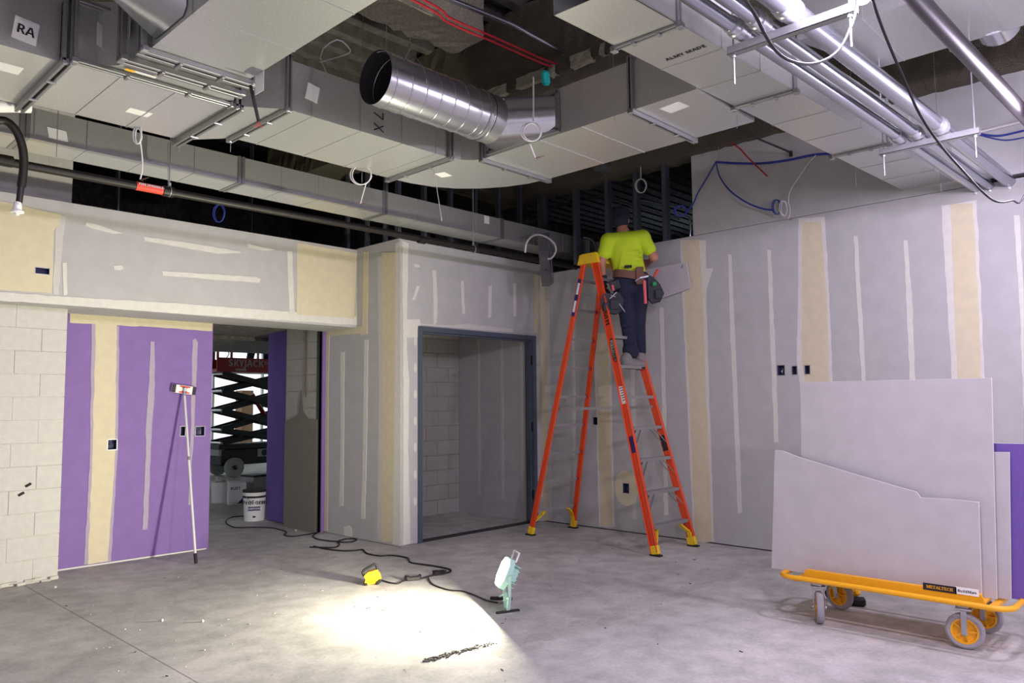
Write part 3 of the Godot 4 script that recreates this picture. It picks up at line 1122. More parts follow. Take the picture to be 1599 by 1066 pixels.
	patch(w, "x", XB, [-7.21, 3.251, -7.123, 3.239, -7.126, 2.299, -7.262, 2.287, -7.226, 2.402], cr)
	patch(w, "x", XB, [-8.107, 2.438, -7.151, 2.389, -7.138, 2.307, -7.894, 2.33, -7.912, 1.746, -7.895, 0.028, -8.087, 0, -8.108, 1.751], cr)
	patch(w, "x", XB, [-7.66, 2.124, -7.581, 2.12, -7.578, 0.997, -7.581, 0.338, -7.66, 0.331, -7.643, 0.994], wh, 0.0012)
	patch(w, "x", XB, [-7.187, 2.238, -7.113, 2.233, -7.126, 1.012, -7.154, 0.233, -7.227, 0.226, -7.199, 1.009], wh, 0.0012)
	patch(w, "x", XB, [-7.565, 0.107, -7.45, 0.133, -7.399, 0.081, -7.411, 0.008, -7.551, 0.007], wh, 0.0012)
	# soffit
	w = get_node("wall_soffit")
	patch(w, "z", ZS, [1.463, 3.202, 1.552, 3.208, 2.004, 3.173, 1.993, 3.075, 1.955, 3.024, 1.959, 2.477, 1.58, 2.472, 1.492, 2.474], cr)
	patch(w, "z", ZS, [2.004, 3.167, 2.045, 3.163, 2.026, 2.967, 2.013, 2.471, 1.969, 2.473, 1.965, 3.025], th, 0.001)
	patch(w, "z", ZS, [4.301, 3.261, 5.074, 3.254, 5.045, 2.49, 4.305, 2.477], cr)
	patch(w, "z", ZS, [5.091, 3.264, 5.163, 3.266, 5.16, 2.491, 5.071, 2.484], cr)
	patch(w, "z", ZS, [2.204, 3.138, 2.342, 3.126, 2.517, 3.089, 2.441, 3.071, 2.263, 3.09, 2.2, 3.109], wh, 0.0012)
	patch(w, "z", ZS, [2.698, 3.087, 3.156, 3.087, 3.63, 3.077, 3.665, 3.062, 3.415, 3.021, 2.911, 3.039, 2.711, 3.046], wh, 0.0012)
	patch(w, "z", ZS, [3.726, 3.17, 3.897, 3.155, 4.044, 3.148, 3.898, 3.121, 3.741, 3.132], wh, 0.0012)
	patch(w, "z", ZS, [2.444, 2.777, 2.515, 2.792, 2.532, 2.764, 2.505, 2.743, 2.451, 2.742], wh, 0.0012)
	patch(w, "z", ZS, [2.876, 2.781, 3.29, 2.805, 3.831, 2.835, 3.882, 2.814, 3.868, 2.778, 3.356, 2.755, 2.883, 2.739], wh, 0.0012)
	patch(w, "z", ZS, [2.029, 2.753, 2.063, 2.758, 2.078, 2.478, 2.048, 2.469], wh, 0.0012)
	patch(w, "z", ZS, [4.179, 3.153, 4.24, 3.161, 4.281, 2.496, 4.22, 2.491], wh, 0.0012)
	patch(w, "z", ZS, [1.493, 2.447, 1.581, 2.451, 2.053, 2.459, 3.17, 2.489, 5.159, 2.513, 5.16, 2.416, 3.173, 2.389, 2.056, 2.386, 1.495, 2.379], wh, 0.0014)
	# purple wall
	w = get_node("wall_left")
	patch(w, "z", ZL, [2.282, 2.387, 3.666, 2.399, 3.661, 2.302, 3.117, 2.307, 2.285, 2.296], cr)
	patch(w, "z", ZL, [2.474, 2.303, 2.723, 2.294, 2.748, 1.079, 2.717, 0.025, 2.481, 0.031, 2.498, 1.043], M.mud_violet, 0.0012)
	patch(w, "z", ZL, [2.508, 2.317, 2.699, 2.318, 2.725, 1.08, 2.688, 0.029, 2.514, 0.026, 2.52, 1.042], cr)
	patch(w, "z", ZL, [3.026, 2.158, 3.064, 2.16, 3.082, 1.725, 3.063, 1.274, 3.061, 1.146, 3.048, 0.287, 2.999, 0.286, 3.011, 1.148, 3.002, 1.238, 3.02, 1.724], M.mud_violet, 0.0014)
	patch(w, "z", ZL, [3.45, 2.194, 3.483, 2.216, 3.511, 2.17, 3.502, 1.73, 3.489, 1.128, 3.474, 0.93, 3.478, 0.482, 3.451, 0.485, 3.455, 1.129, 3.454, 1.729], M.mud_violet, 0.0014)


# ------------------------------------------------------------------ room beyond the doorway
func far_room() -> void:
	var st := tool()
	bx(st, V(-3.0, 0, -20.2), V(5.0, 5.05, -20.0))
	bx(st, V(5.0, 0, -20.2), V(13.6, 0.35, -20.0))
	bx(st, V(5.0, 3.9, -20.2), V(13.6, 5.05, -20.0))
	bx(st, V(13.6, 0, -20.2), V(14.2, 5.05, -20.0))
	struct("wall_far", st, M.paper, "far wall with tall windows beyond the doorway")
	st = tool()
	bx(st, V(14.0, 0, -20.0), V(14.2, 0.4, -9.0))
	bx(st, V(14.0, 3.9, -20.0), V(14.2, 5.05, -9.0))
	bx(st, V(14.0, 0.4, -20.0), V(14.2, 3.9, -19.2))
	bx(st, V(14.0, 0.4, -10.2), V(14.2, 3.9, -9.0))
	struct("wall_far_side", st, M.paper, "side wall of the room beyond the doorway")
	var win := thing("window_1", "bright tall windows at the back of the room beyond", "window", V(9.3, 0.35, -20.1))
	win.set_meta("kind", "structure")
	for k in 7:
		st = tool()
		var x := 5.0 + k * 8.6 / 6.0
		bx(st, V(x - 0.03, 0.35, -20.14), V(x + 0.03, 3.9, -20.06))
		part(win, "mullion", st, M.alu)
		if k < 6:
			st = tool()
			bx(st, V(x + 0.03, 0.4, -20.105), V(x + 8.6 / 6.0 - 0.03, 3.85, -20.095))
			part(win, "pane", st, M.window_glass)
	st = tool()
	bx(st, V(5.0, 0.35, -20.14), V(13.6, 0.4, -20.06))
	bx(st, V(5.0, 3.85, -20.14), V(13.6, 3.9, -20.06))
	part(win, "rail", st, M.alu)
	var win2 := thing("window_2", "added side windows that brighten the room beyond the doorway", "window", V(14.1, 0.4, -14.7))  # unseen windows added for more daylight in the far room
	win2.set_meta("kind", "structure")
	for k in 7:
		st = tool()
		var z := -19.2 + k * 1.5
		bx(st, V(14.06, 0.4, z - 0.03), V(14.14, 3.9, z + 0.03))
		part(win2, "mullion", st, M.alu)
		if k < 6:
			st = tool()
			bx(st, V(14.095, 0.4, z + 0.03), V(14.105, 3.9, z + 1.47))
			part(win2, "pane", st, M.window_glass)
	var win3 := thing("window_3", "added left windows that brighten the room beyond the doorway", "window", V(-3.1, 0.5, -14.8))  # unseen windows added to throw daylight on the stub and lift
	win3.set_meta("kind", "structure")
	for k in 7:
		st = tool()
		var z := -20.0 + k * 1.75
		bx(st, V(-3.14, 0.5, z - 0.03), V(-3.06, 3.6, z + 0.03))
		part(win3, "mullion", st, M.alu)
		if k < 6:
			st = tool()
			bx(st, V(-3.105, 0.5, z + 0.03), V(-3.095, 3.6, z + 1.72))
			part(win3, "pane", st, M.window_glass)
	# purple panel standing just past the pier
	st = tool()
	bx(st, V(5.1, 0.01, -9.4), V(5.2, 2.46, -8.745))
	var pw := struct("wall_stub", st, M.purple_sheet, "dark purple drywall stub past the doorway")
	st = tool()
	strip(st, "x", 5.1, [-8.86, 0.12, -8.83, 0.12, -8.82, 2.3, -8.85, 2.3], 0.002)
	part(pw, "joint_compound", st, M.mud_thin)
	st = tool()
	bx(st, V(5.2, 0.0, -9.4), V(7.4, 2.46, -9.0))
	struct("wall_stub_back", st, M.paper, "drywall behind the closet, past the doorway")
	scissor_lift()
	lift_rider()
	# things on the floor past the doorway
	var p := V(5.0, 0, -9.52)
	var b := thing("paint_bucket", "white plastic bucket with dark lid and printed label past the doorway", "bucket", p)
	st = tool()
	lathe(st, [Vector2(0, 0), Vector2(0.125, 0), Vector2(0.128, 0.01), Vector2(0.143, 0.33), Vector2(0.15, 0.33), Vector2(0.15, 0.345), Vector2(0.144, 0.345), Vector2(0.144, 0.37)], 28, p)
	part(b, "tub", st, M.bucket)
	st = tool()
	lathe(st, [Vector2(0.15, 0.37), Vector2(0.152, 0.375), Vector2(0.152, 0.4), Vector2(0.14, 0.405), Vector2(0.0, 0.4)], 28, p)
	part(b, "lid", st, M.rubber_black)
	st = tool()
	lathe(st, [Vector2(0.141, 0.3), Vector2(0.147, 0.3), Vector2(0.148, 0.325), Vector2(0.142, 0.325)], 28, p)
	part(b, "rim_band", st, M.rubber_black)
	st = tool()
	var hb := []
	for k in 13:
		var a := PI * k / 12.0
		hb.append(p + V(-cos(a) * 0.152, 0.345 - sin(a) * 0.12, 0.03 + sin(a) * 0.14).rotated(Vector3.UP, 0.0))
	tube(st, hb, 0.004, 6)
	part(b, "bail", st, M.zinc)
	var face := V(-0.466, 0, 0.885)
	var tb := Basis(V(0.885, 0, 0.466), Vector3.UP, face)
	letter_part(b, "lettering", "ProForm", 0.075, Transform3D(tb, p + face * 0.139 + V(0, 0.245, 0)), M.ink, false, 800)
	st = tool()
	cb(st, p + face * 0.128 + V(0, 0.165, 0), V(0.15, 0.05, 0.02), tb)
	var lb := part(b, "label_band", st, M.navy_ink)
	letter_part(b, "lettering", "COMPOUND", 0.03, Transform3D(tb, p + face * 0.1395 + V(0, 0.165, 0)), M.white, false, 800)
	st = tool()
	cb(st, p + face * 0.128 + V(0, 0.06, 0), V(0.035, 0.022, 0.006), tb)
	part(b, "stamp", st, M.ink)
	# boxes and clutter further in
	var q := V(5.617, 0, -11.257)
	var bxs := thing("carton", "white printed carton on the floor below the lift", "box", q)
	st = tool()
	cb(st, q + V(0, 0.17, 0), V(0.25, 0.34, 0.22), Basis(Vector3.UP, -0.35), 0.004)
	part(bxs, "body", st, M.bucket)
	var bb := Basis(Vector3.UP, -0.35)
	letter_part(bxs, "lettering", "RUST", 0.06, Transform3D(bb, q + bb * V(-0.03, 0.25, 0.1115)), M.ink, false, 800)
	st = tool()
	prism(st, PackedVector2Array([Vector2(0.0, 0.02), Vector2(0.12, 0.02), Vector2(0.12, 0.15)]), q + bb * V(0, 0, 0.1105), bb * V(1, 0, 0), Vector3.UP, bb * V(0, 0, 1), 0.001)
	part(bxs, "print", st, M.navy_ink)
	q = V(5.956, 0, -11.324)
	st = tool()
	cb(st, q + V(0, 0.2, 0), V(0.3, 0.4, 0.3), Basis(Vector3.UP, 0.2), 0.01)
	var gb := solo("storage_box", st, M.lift_grey, "grey box standing right of the white carton", "box")
	st = tool()
	cb(st, q + V(0, 0.41, 0), V(0.32, 0.03, 0.32), Basis(Vector3.UP, 0.2), 0.006)
	part(gb, "lid", st, M.iron_dark)
	q = V(5.556, 0, -11.686)
	st = tool()
	lathe(st, [Vector2(0, 0), Vector2(0.12, 0), Vector2(0.135, 0.3), Vector2(0.14, 0.32), Vector2(0.12, 0.32), Vector2(0.11, 0.05), Vector2(0.0, 0.05)], 20, q)
	var sb := solo("mixing_bucket", st, M.bucket, "small pale bucket left of the white carton, full of rags", "bucket")
	st = tool()
	for k in 7:
		cb(st, q + V(0.05 * cos(k * 2.2), 0.33 + 0.02 * (k % 3), 0.05 * sin(k * 2.2)), V(0.1, 0.04, 0.07), Basis(V(0.3, 1, 0.2).normalized(), k * 1.1), 0.015)
	part(sb, "rags", st, M.mud_thin)
	st = tool()
	cb(st, V(9.6, 0.95, -18.9), V(0.34, 1.9, 0.3), Basis(Vector3.UP, 0.15), 0.01)
	solo("tall_carton", st, M.cardboard, "tall brown carton seen through the lift's arms", "box")
	st = tool()
	for s in [0.0, 0.5]:
		bar(st, V(9.9 + s, 0, -17.6), V(10.05 + s * 0.8, 2.4, -17.9), 0.06, 0.03)
	for k in 7:
		bar(st, V(9.92 + 0.02 * k, 0.3 + k * 0.3, -17.63 - 0.037 * k), V(10.4 - 0.01 * k, 0.3 + k * 0.3, -17.63 - 0.037 * k), 0.05, 0.02)
	solo("green_stepladder", st, M.green, "green stepladder behind the lift's arms", "ladder")
	# cord trailing round the bucket
	st = tool()
	var cp := []
	for v in [V(5.121, 0, -9.89), V(4.91, 0, -9.96), V(4.649, 0, -9.586), V(4.525, 0, -9.106), V(4.676, 0, -8.928), V(4.808, 0, -8.699), V(4.776, 0, -8.308), V(4.645, 0, -8.124), V(4.678, 0, -7.955), V(5.001, 0, -7.975)]:
		cp.append(v + V(0, 0.008, 0))
	tube(st, smooth(cp), 0.007, 6)
	solo("floor_cord", st, M.rubber_black, "dark cord looping past the bucket to the doorway", "cord")


func scissor_lift() -> void:
	var o := V(8.4, 0, -15.9)
	var t := thing("scissor_lift", "raised scissor lift with red platform and black arms past the doorway", "scissor lift", o)
	var st := tool()
	cb(st, V(8.45, 0.42, -15.9), V(2.05, 0.34, 0.62), Basis(), 0.02)
	cb(st, V(8.45, 0.64, -15.9), V(2.2, 0.1, 0.72), Basis(), 0.01)
	part(t, "chassis", st, M.lift_black)
	st = tool()
	cb(st, V(7.45, 0.55, -15.9), V(0.14, 0.2, 0.6), Basis(), 0.01)
	part(t, "end_step", st, M.lift_grey, "pale end plate")
	st = tool()
	cb(st, V(8.55, 0.48, -15.585), V(0.62, 0.17, 0.012), Basis(), 0.004)
	var pn := part(t, "side_panel", st, M.lift_grey)
	st = tool()
	lathe(st, [Vector2(0, 0), Vector2(0.07, 0), Vector2(0.07, 0.008), Vector2(0, 0.008)], 16, V(8.4, 0.48, -15.58), axis_to(V(0, 0, 1)))
	part(pn, "emblem", st, M.lift_black, "dark round emblem")
	for x in [7.68, 9.2]:
		for z in [-15.52, -16.28]:
			st = tool()
			lathe(st, [Vector2(0, -0.05), Vector2(0.14, -0.05), Vector2(0.19, -0.06), Vector2(0.205, -0.04), Vector2(0.205, 0.04), Vector2(0.19, 0.06), Vector2(0.14, 0.05), Vector2(0, 0.05)], 24, V(x, 0.206, z), axis_to(V(0, 0, 1)))
			var w := part(t, "wheel", st, M.lift_grey)
			st = tool()
			lathe(st, [Vector2(0, 0), Vector2(0.05, 0), Vector2(0.05, 0.016), Vector2(0.02, 0.03), Vector2(0, 0.03)], 12, V(x, 0.206, z + (0.05 if z > -15.9 else -0.05)), axis_to(V(0, 0, 1 if z > -15.9 else -1)))
			part(w, "hub", st, M.iron_dark)
	var ys := [0.72, 1.0, 1.41, 1.82, 2.19]
	for k in 4:
		for z in [-15.6, -16.0]:
			for f in [0, 1]:
				st = tool()
				var zz: float = z + (0.035 if f else -0.035)
				var ya: float = ys[k + f]
				var yb: float = ys[k + 1 - f]
				bar(st, V(7.41, ya, zz), V(9.05, yb, zz), 0.05, 0.115, V(0, 0, 1), 0.008)
				part(t, "scissor_arm", st, M.lift_black)
	for k in 5:
		for x in [7.41, 8.23, 9.05]:
			var y: float = ys[k] if x != 8.23 else (ys[k] + ys[mini(k + 1, 4)]) / 2.0
			if x == 8.23 and k == 4:
				continue
			st = tool()
			tube(st, [V(x, y, -15.55), V(x, y, -16.08)], 0.028, 10)
			part(t, "pivot_pin", st, M.zinc)
	st = tool()
	tube(st, [V(8.7, 1.0, -15.8), V(8.2, 1.75, -15.8)], 0.05, 10)
	part(t, "cylinder", st, M.lift_red)
	st = tool()
	cb(st, V(8.43, 2.25, -15.9), V(2.4, 0.06, 0.86), Basis(), 0.005)
	cb(st, V(8.43, 2.37, -15.475), V(2.4, 0.3, 0.03), Basis(), 0.005)
	cb(st, V(8.43, 2.37, -16.325), V(2.4, 0.3, 0.03), Basis(), 0.005)
	part(t, "platform", st, M.lift_red)
	letter_part(t, "lettering", "SKYJACK", 0.2, Transform3D(Basis(), V(7.88, 2.41, -15.458)), M.lift_grey, false, 800)
	letter_part(t, "lettering", "III", 0.1, Transform3D(Basis(), V(8.35, 2.43, -15.458)), M.lift_grey, false, 800)
	st = tool()
	cb(st, V(7.76, 2.27, -15.457), V(0.24, 0.045, 0.006))
	part(t, "decal", st, M.lift_grey)
	for x in [7.25, 7.55, 8.6, 9.6]:
		for z in [-15.475, -16.325]:
			st = tool()
			bar(st, V(x, 2.5, z), V(x, 3.35, z), 0.04, 0.04)
			part(t, "rail_post", st, M.lift_red)
	for y in [2.87, 3.33]:
		for z in [-15.475, -16.325]:
			st = tool()
			tube(st, [V(7.25, y, z), V(9.6, y, z)], 0.02, 8)
			part(t, "guard_rail", st, M.lift_red)
	st = tool()
	tube(st, smooth([V(7.3, 2.84, -15.44), V(7.33, 2.72, -15.43), V(7.42, 2.7, -15.43), V(7.47, 2.6, -15.43), V(7.43, 2.52, -15.44)]), 0.01, 6)
	part(t, "control_cable", st, M.rubber_black)


func lift_rider() -> void:
	# a second person on the lift; only legs and boots show under the header
	var o := V(8.3, 2.285, -15.9)
	var t := thing("person", "person in blue jeans and dark boots standing on the red lift platform", "person", o)
	var hipl := o + V(-0.05, 0.85, 0.02)
	var hipr := o + V(0.13, 0.86, 0.0)
	var kl := o + V(-0.1, 0.46, 0.06)
	var kr := o + V(0.26, 0.47, 0.05)
	var al := o + V(-0.14, 0.1, 0.0)
	var ar := o + V(0.3, 0.1, 0.02)
	var body := [[hipl, kl, 0.075, 0.055], [kl, al, 0.055, 0.04], [hipr, kr, 0.075, 0.055], [kr, ar, 0.055, 0.04], [hipl, hipr, 0.09, 0.09], [(hipl + hipr) / 2.0, o + V(0.04, 1.2, -0.02), 0.11, 0.12], [o + V(-0.1, 1.34, -0.03), o + V(0.18, 1.34, -0.03), 0.07, 0.07], [o + V(0.04, 1.2, -0.02), o + V(0.04, 1.36, -0.03), 0.12, 0.1], [o + V(0.04, 1.36, -0.03), o + V(0.04, 1.5, -0.03), 0.055, 0.05], [o + V(0.04, 1.56, -0.04), o + V(0.04, 1.62, -0.03), 0.085, 0.09],
		[o + V(-0.13, 1.34, -0.03), o + V(-0.2, 1.08, -0.05), 0.05, 0.04], [o + V(-0.2, 1.08, -0.05), o + V(-0.12, 0.95, -0.25), 0.04, 0.03], [o + V(0.21, 1.34, -0.03), o + V(0.28, 1.08, -0.05), 0.05, 0.04], [o + V(0.28, 1.08, -0.05), o + V(0.2, 0.95, -0.25), 0.04, 0.03]]
	part(t, "body", blend_mesh(body, 0.025, 0.06), M.skin)
	var tr := [[hipl + V(0, 0.06, 0), kl, 0.1, 0.085], [kl, al + V(0, 0.02, 0), 0.085, 0.075], [hipr + V(0, 0.06, 0), kr, 0.1, 0.085], [kr, ar + V(0, 0.02, 0), 0.085, 0.075], [hipl + V(0, 0.1, 0), hipr + V(0, 0.1, 0), 0.11, 0.11]]
	part(t, "jeans", blend_mesh(tr, 0.02, 0.03), M.jeans, "blue jeans")
	part(t, "shirt", blend_mesh([[(hipl + hipr) / 2.0 + V(0, 0.1, 0), o + V(0.04, 1.2, -0.02), 0.14, 0.15], [o + V(-0.1, 1.34, -0.03), o + V(0.18, 1.34, -0.03), 0.09, 0.09], [o + V(-0.13, 1.34, -0.03), o + V(-0.18, 1.15, -0.04), 0.075, 0.07], [o + V(0.21, 1.34, -0.03), o + V(0.26, 1.15, -0.04), 0.075, 0.07]], 0.025, 0.06), M.jeans)
	for a in [al, ar]:
		part(t, "boot", blend_mesh([[a + V(0, -0.02, 0), a + V(0, 0.02, 0), 0.055, 0.055], [a + V(0, -0.055, 0.03), a + V(-0.06, -0.06, -0.14), 0.045, 0.04]], 0.012, 0.03), M.boot_dark)


# ------------------------------------------------------------------ ducts
# a sheet-metal box from plan outline (x,z pairs) between two heights
func plan_box(st: SurfaceTool, pts: Array, y0: float, y1: float) -> void:
	var poly := PackedVector2Array()
	for p in pts:
		poly.append(Vector2(p[0], p[1]))
	prism(st, poly, V(0, y0, 0), V(1, 0, 0), V(0, 0, 1), V(0, 1, 0), y1 - y0)


# raised seams across a box duct: line from a to b (on its underside) and up both sides
func seam(st: SurfaceTool, a: Vector3, b: Vector3, h: float) -> void:
	var s := 0.004
	bar(st, a + V(0, -s / 2.0, 0), b + V(0, -s / 2.0, 0), 0.008, s)
	var d := (b - a).normalized()
	var n := d.cross(Vector3.UP).normalized()
	for e in [[a, -d], [b, d]]:
		cb(st, e[0] + V(0, h / 2.0, 0) + e[1] * (s / 2.0), V(0.008, h, s), Basis(n, Vector3.UP, d))


# four-sided slip flange round a duct end: corners in plan a,b ; proud by g
func flange(p: Node3D, a: Vector3, b: Vector3, h: float, wid: float = 0.045, g: float = 0.03) -> void:
	var d := (b - a).normalized()
	var n := d.cross(Vector3.UP).normalized()
	var bs := Basis(n, Vector3.UP, d)
	var st := tool()
	var L := a.distance_to(b)
	var m := (a + b) / 2.0
	for s in [-1.0, 1.0]:
		cb(st, m + n * s * wid * 0.28 + V(0, -g / 2.0, 0), V(wid * 0.3, g, L + 2.0 * g), bs, 0.003)
		cb(st, m + n * s * wid * 0.28 + V(0, h + g / 2.0, 0), V(wid * 0.3, g, L + 2.0 * g), bs, 0.003)
		for e in [[a, -d], [b, d]]:
			cb(st, e[0] + n * s * wid * 0.28 + V(0, h / 2.0, 0) + e[1] * (g / 2.0), V(wid * 0.3, h + g, g), bs, 0.003)
	for e in [[a, -d], [b, d]]:
		cb(st, e[0] + e[1] * 0.012 + V(0, -0.012, 0), V(wid, 0.034, 0.034), bs, 0.004)
	for k in 2:
		cb(st, a.lerp(b, 0.3 + 0.4 * k) + V(0, -g - 0.004, 0), V(wid * 0.9, 0.014, 0.02), bs, 0.003)
	part(p, "flange", st, M.galv_flat)


func sticker(p: Node3D, c: Vector3, u: Vector3, v: Vector3, w: float, h: float, marks: String = "", size: float = 0.05) -> void:
	var n := u.cross(v).normalized()
	var b := Basis(u.normalized(), v.normalized(), n)
	var st := tool()
	cb(st, c + n * 0.001, V(w, h, 0.002), b)
	part(p, "paper_tag", st, M.paper_tag, "white paper tag")
	if marks:
		letter_part(p, "handwriting", marks, size, Transform3D(b, c + n * 0.0024), M.ink, false, 600)


# skin between two rings of points, shaded smooth
func loft(st: SurfaceTool, a: Array, b: Array) -> void:
	var n := a.size()
	var ca := Vector3.ZERO
	var cb2 := Vector3.ZERO
	for k in n:
		ca += a[k] / n
		cb2 += b[k] / n
	var na := []
	for k in n:
		var side: Vector3 = (a[(k + 1) % n] - a[k - 1]).normalized()
		var nv: Vector3 = side.cross(b[k] - a[k]).normalized()
		if nv.dot((a[k] + b[k] - ca - cb2)) < 0.0:
			nv = -nv
		na.append(nv)
	for k in n:
		var j := (k + 1) % n
		tris(st, a[k], na[k], a[j], na[j], b[j], na[j])
		tris(st, a[k], na[k], b[j], na[j], b[k], na[k])


func ducts() -> void:
	var t := thing("rectangular_duct", "galvanized rectangular duct run bending round the middle of the ceiling", "duct", V(3.5, DB, -4.4))
	var st := tool()
	var h := DT - DB
	bx(st, V(2.44, DB, -5.05), V(3.8, DT, -4.3))
	for x in [2.62, 3.0, 3.36, 3.68]:
		seam(st, V(x, DB, -5.05), V(x, DB, -4.3), h)
	part(t, "duct_section", st, M.galv)
	st = tool()
	plan_box(st, [[3.8, -4.3], [3.91, -4.275], [3.98, -4.22], [4.02, -4.15], [4.78, -4.15], [4.76, -4.35], [4.69, -4.55], [4.57, -4.74], [4.42, -4.89], [4.24, -4.99], [4.02, -5.045], [3.8, -5.05]], DB, DT)
	part(t, "elbow", st, M.galv)
	st = tool()
	bx(st, V(4.02, DB, -4.15), V(4.78, DT, -2.76))
	for z in [-3.55, -3.17]:
		seam(st, V(4.02, DB, z), V(4.78, DB, z), h)
	part(t, "duct_section", st, M.galv)
	st = tool()
	bx(st, V(4.02, DB, -2.74), V(4.78, DT, -2.283))
	part(t, "duct_section", st, M.galv)
	st = tool()
	hexa(st, [V(2.2, DB, -5.34), V(2.44, DB, -5.05), V(2.44, DB, -4.3), V(2.2, DB, -4.47), V(2.2, DT, -5.34), V(2.44, DT, -5.05), V(2.44, DT, -4.3), V(2.2, DT, -4.47)])
	part(t, "reducer", st, M.galv)
	st = tool()
	bx(st, V(1.25, DB, -5.34), V(2.17, DT, -4.5))
	for x in [1.52, 1.83]:
		seam(st, V(x, DB, -5.34), V(x, DB, -4.5), h)
	part(t, "duct_section", st, M.galv)
	st = tool()
	bx(st, V(-2.9, DB, -5.4), V(1.21, DT + 0.05, -4.56))
	part(t, "duct_section", st, M.galv)
	flange(t, V(2.43, DB, -5.06), V(2.43, DB, -4.29), h)
	flange(t, V(3.81, DB, -5.06), V(3.81, DB, -4.29), h)
	flange(t, V(4.02, DB, -4.14), V(4.78, DB, -4.14), h)
	flange(t, V(4.02, DB, -2.75), V(4.78, DB, -2.75), h)
	flange(t, V(2.185, DB, -5.36), V(2.185, DB, -4.47), h, 0.06, 0.04)
	flange(t, V(1.23, DB, -5.4), V(1.23, DB, -4.52), h, 0.06, 0.04)
	sticker(t, V(2.616, 3.544, -4.298), V(1, -0.18, 0).normalized(), V(0.18, 1, 0).normalized(), 0.09, 0.11)
	sticker(t, V(4.07, 3.384, -4.665), V(1, 0, -0.3).normalized(), V(-0.3, 0, -1).normalized(), 0.12, 0.1)
	sticker(t, V(1.795, 3.384, -5.02), V(1, 0, 0), V(0, 0, -1), 0.14, 0.09)
	sticker(t, V(1.029, 3.384, -4.856), V(1, 0, 0), V(0, 0, -1), 0.14, 0.12)
	sticker(t, V(1.044, 3.497, -4.556), V(1, -0.12, 0).normalized(), V(0.12, 1, 0).normalized(), 0.115, 0.125, "RA", 0.07)
	sticker(t, V(4.018, 3.579, -4.389) + V(-0.14, 0, -0.0), V(0.6, 0, 0.8), V(0, 1, 0), 0.07, 0.09, "7", 0.07)
	sticker(t, V(4.176, 3.384, -2.533), V(1, 0, 0.1).normalized(), V(0.1, 0, -1).normalized(), 0.12, 0.15)
	# marker scrawl on the flat side
	letter_part(t, "marker_scrawl", "7 X", 0.11, Transform3D(Basis(V(0, -1, 0), V(1, 0, 0), V(0, 0, 1)), V(3.146, 3.491, -4.298)), M.ink, false, 400)

	# duct that comes from behind the camera and drops into the run
	var u := thing("overhead_duct", "wide galvanized duct crossing overhead at the upper left", "duct", V(1.78, DB, -2.0))
	st = tool()
	bx(st, V(1.5, DB, -4.04), V(2.05, DT + 0.1, 1.2))
	for z in [-3.55, -3.0, -2.4, -1.8]:
		seam(st, V(1.5, DB, z), V(2.05, DB, z), h)
	part(u, "duct_section", st, M.galv)
	st = tool()
	plan_box(st, [[1.25, -4.56], [1.36, -4.52], [1.46, -4.42], [1.5, -4.28], [1.5, -4.06], [2.05, -4.06], [2.07, -4.2], [2.13, -4.4], [2.17, -4.5]], DB + 0.012, DT + 0.05)
	part(u, "tee_fitting", st, M.galv)
	flange(u, V(1.48, DB, -4.08), V(2.07, DB, -4.08), h, 0.09, 0.035)
	flange(u, V(1.44, DB, -4.26), V(2.09, DB, -4.26), h, 0.08, 0.03)
	flange(u, V(1.27, DB + 0.004, -4.48), V(2.14, DB + 0.004, -4.48), h - 0.01, 0.06, 0.02)
	sticker(u, V(1.395, 3.56, -4.485), V(0.75, 0, -0.66), V(0, 1, 0), 0.1, 0.13)
	sticker(u, V(1.484, 3.58, -4.33), V(0.25, 0, -0.97), V(0, 1, 0), 0.08, 0.1)
	st = tool()
	for p in [[V(1.521, 3.383, -4.407), 0.03, M.lamp_yellow]]:
		cb(st, p[0], V(0.05, 0.002, 0.03), Basis())
	part(u, "yellow_tag", st, M.lamp_yellow)
	sticker(u, V(1.596, 3.383, -4.403), V(1, 0, 0), V(0, 0, -1), 0.13, 0.025)
	sticker(u, V(2.052, 3.341, -3.934), V(0, 0, -1), V(0, 1, 0), 0.1, 0.14)
	# small round take-off on its left side
	var r := thing("round_takeoff", "short round duct with a flared boot at the top left corner", "duct", V(1.3, 3.5, -4.0))
	st = tool()
	lathe(st, [Vector2(0.12, 0.0), Vector2(0.124, 0.0), Vector2(0.124, 0.5), Vector2(0.13, 0.5), Vector2(0.13, 0.51), Vector2(0.12, 0.51)], 32, V(0.72, 3.635, -3.86), axis_to(V(1, 0, 0)))
	part(r, "collar", st, M.galv_bright)
	st = tool()
	var ring := []
	var rect := []
	for k in 32:
		var a := TAU * (k + 0.5) / 32.0
		ring.append(V(1.23, 3.635 + sin(a) * 0.12, -3.86 + cos(a) * 0.12))
		var s := 1.0 / maxf(absf(cos(a)), absf(sin(a)))
		rect.append(V(1.495, 3.6 + sin(a) * s * 0.19, -3.82 + cos(a) * s * 0.21))
	loft(st, ring, rect)
	part(r, "boot", st, M.galv_bright)

	# spiral duct
	var sp := thing("spiral_duct", "bright spiral round duct with an open black end in mid ceiling", "duct", V(3.2, 3.34, -3.75))
	var y0 := 3.512
	var R := 0.166
	st = tool()
	lathe(st, [Vector2(R, 0.0), Vector2(R, 0.98)], 48, V(2.72, y0, -3.75), axis_to(V(1, 0, 0)))
	part(sp, "round_pipe", st, M.galv_bright)
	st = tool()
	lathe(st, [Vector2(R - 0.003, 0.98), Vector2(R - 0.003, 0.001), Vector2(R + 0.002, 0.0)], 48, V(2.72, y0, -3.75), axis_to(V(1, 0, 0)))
	lathe(st, [Vector2(0, 0.9), Vector2(R - 0.003, 0.9)], 48, V(2.72, y0, -3.75), axis_to(V(1, 0, 0)))  # dark inner skin and end disc paint the shade inside the pipe
	part(sp, "inner_shade", st, M.duct_shade, "dark skin painted as the shade inside the open end")
	st = tool()
	var hel := []
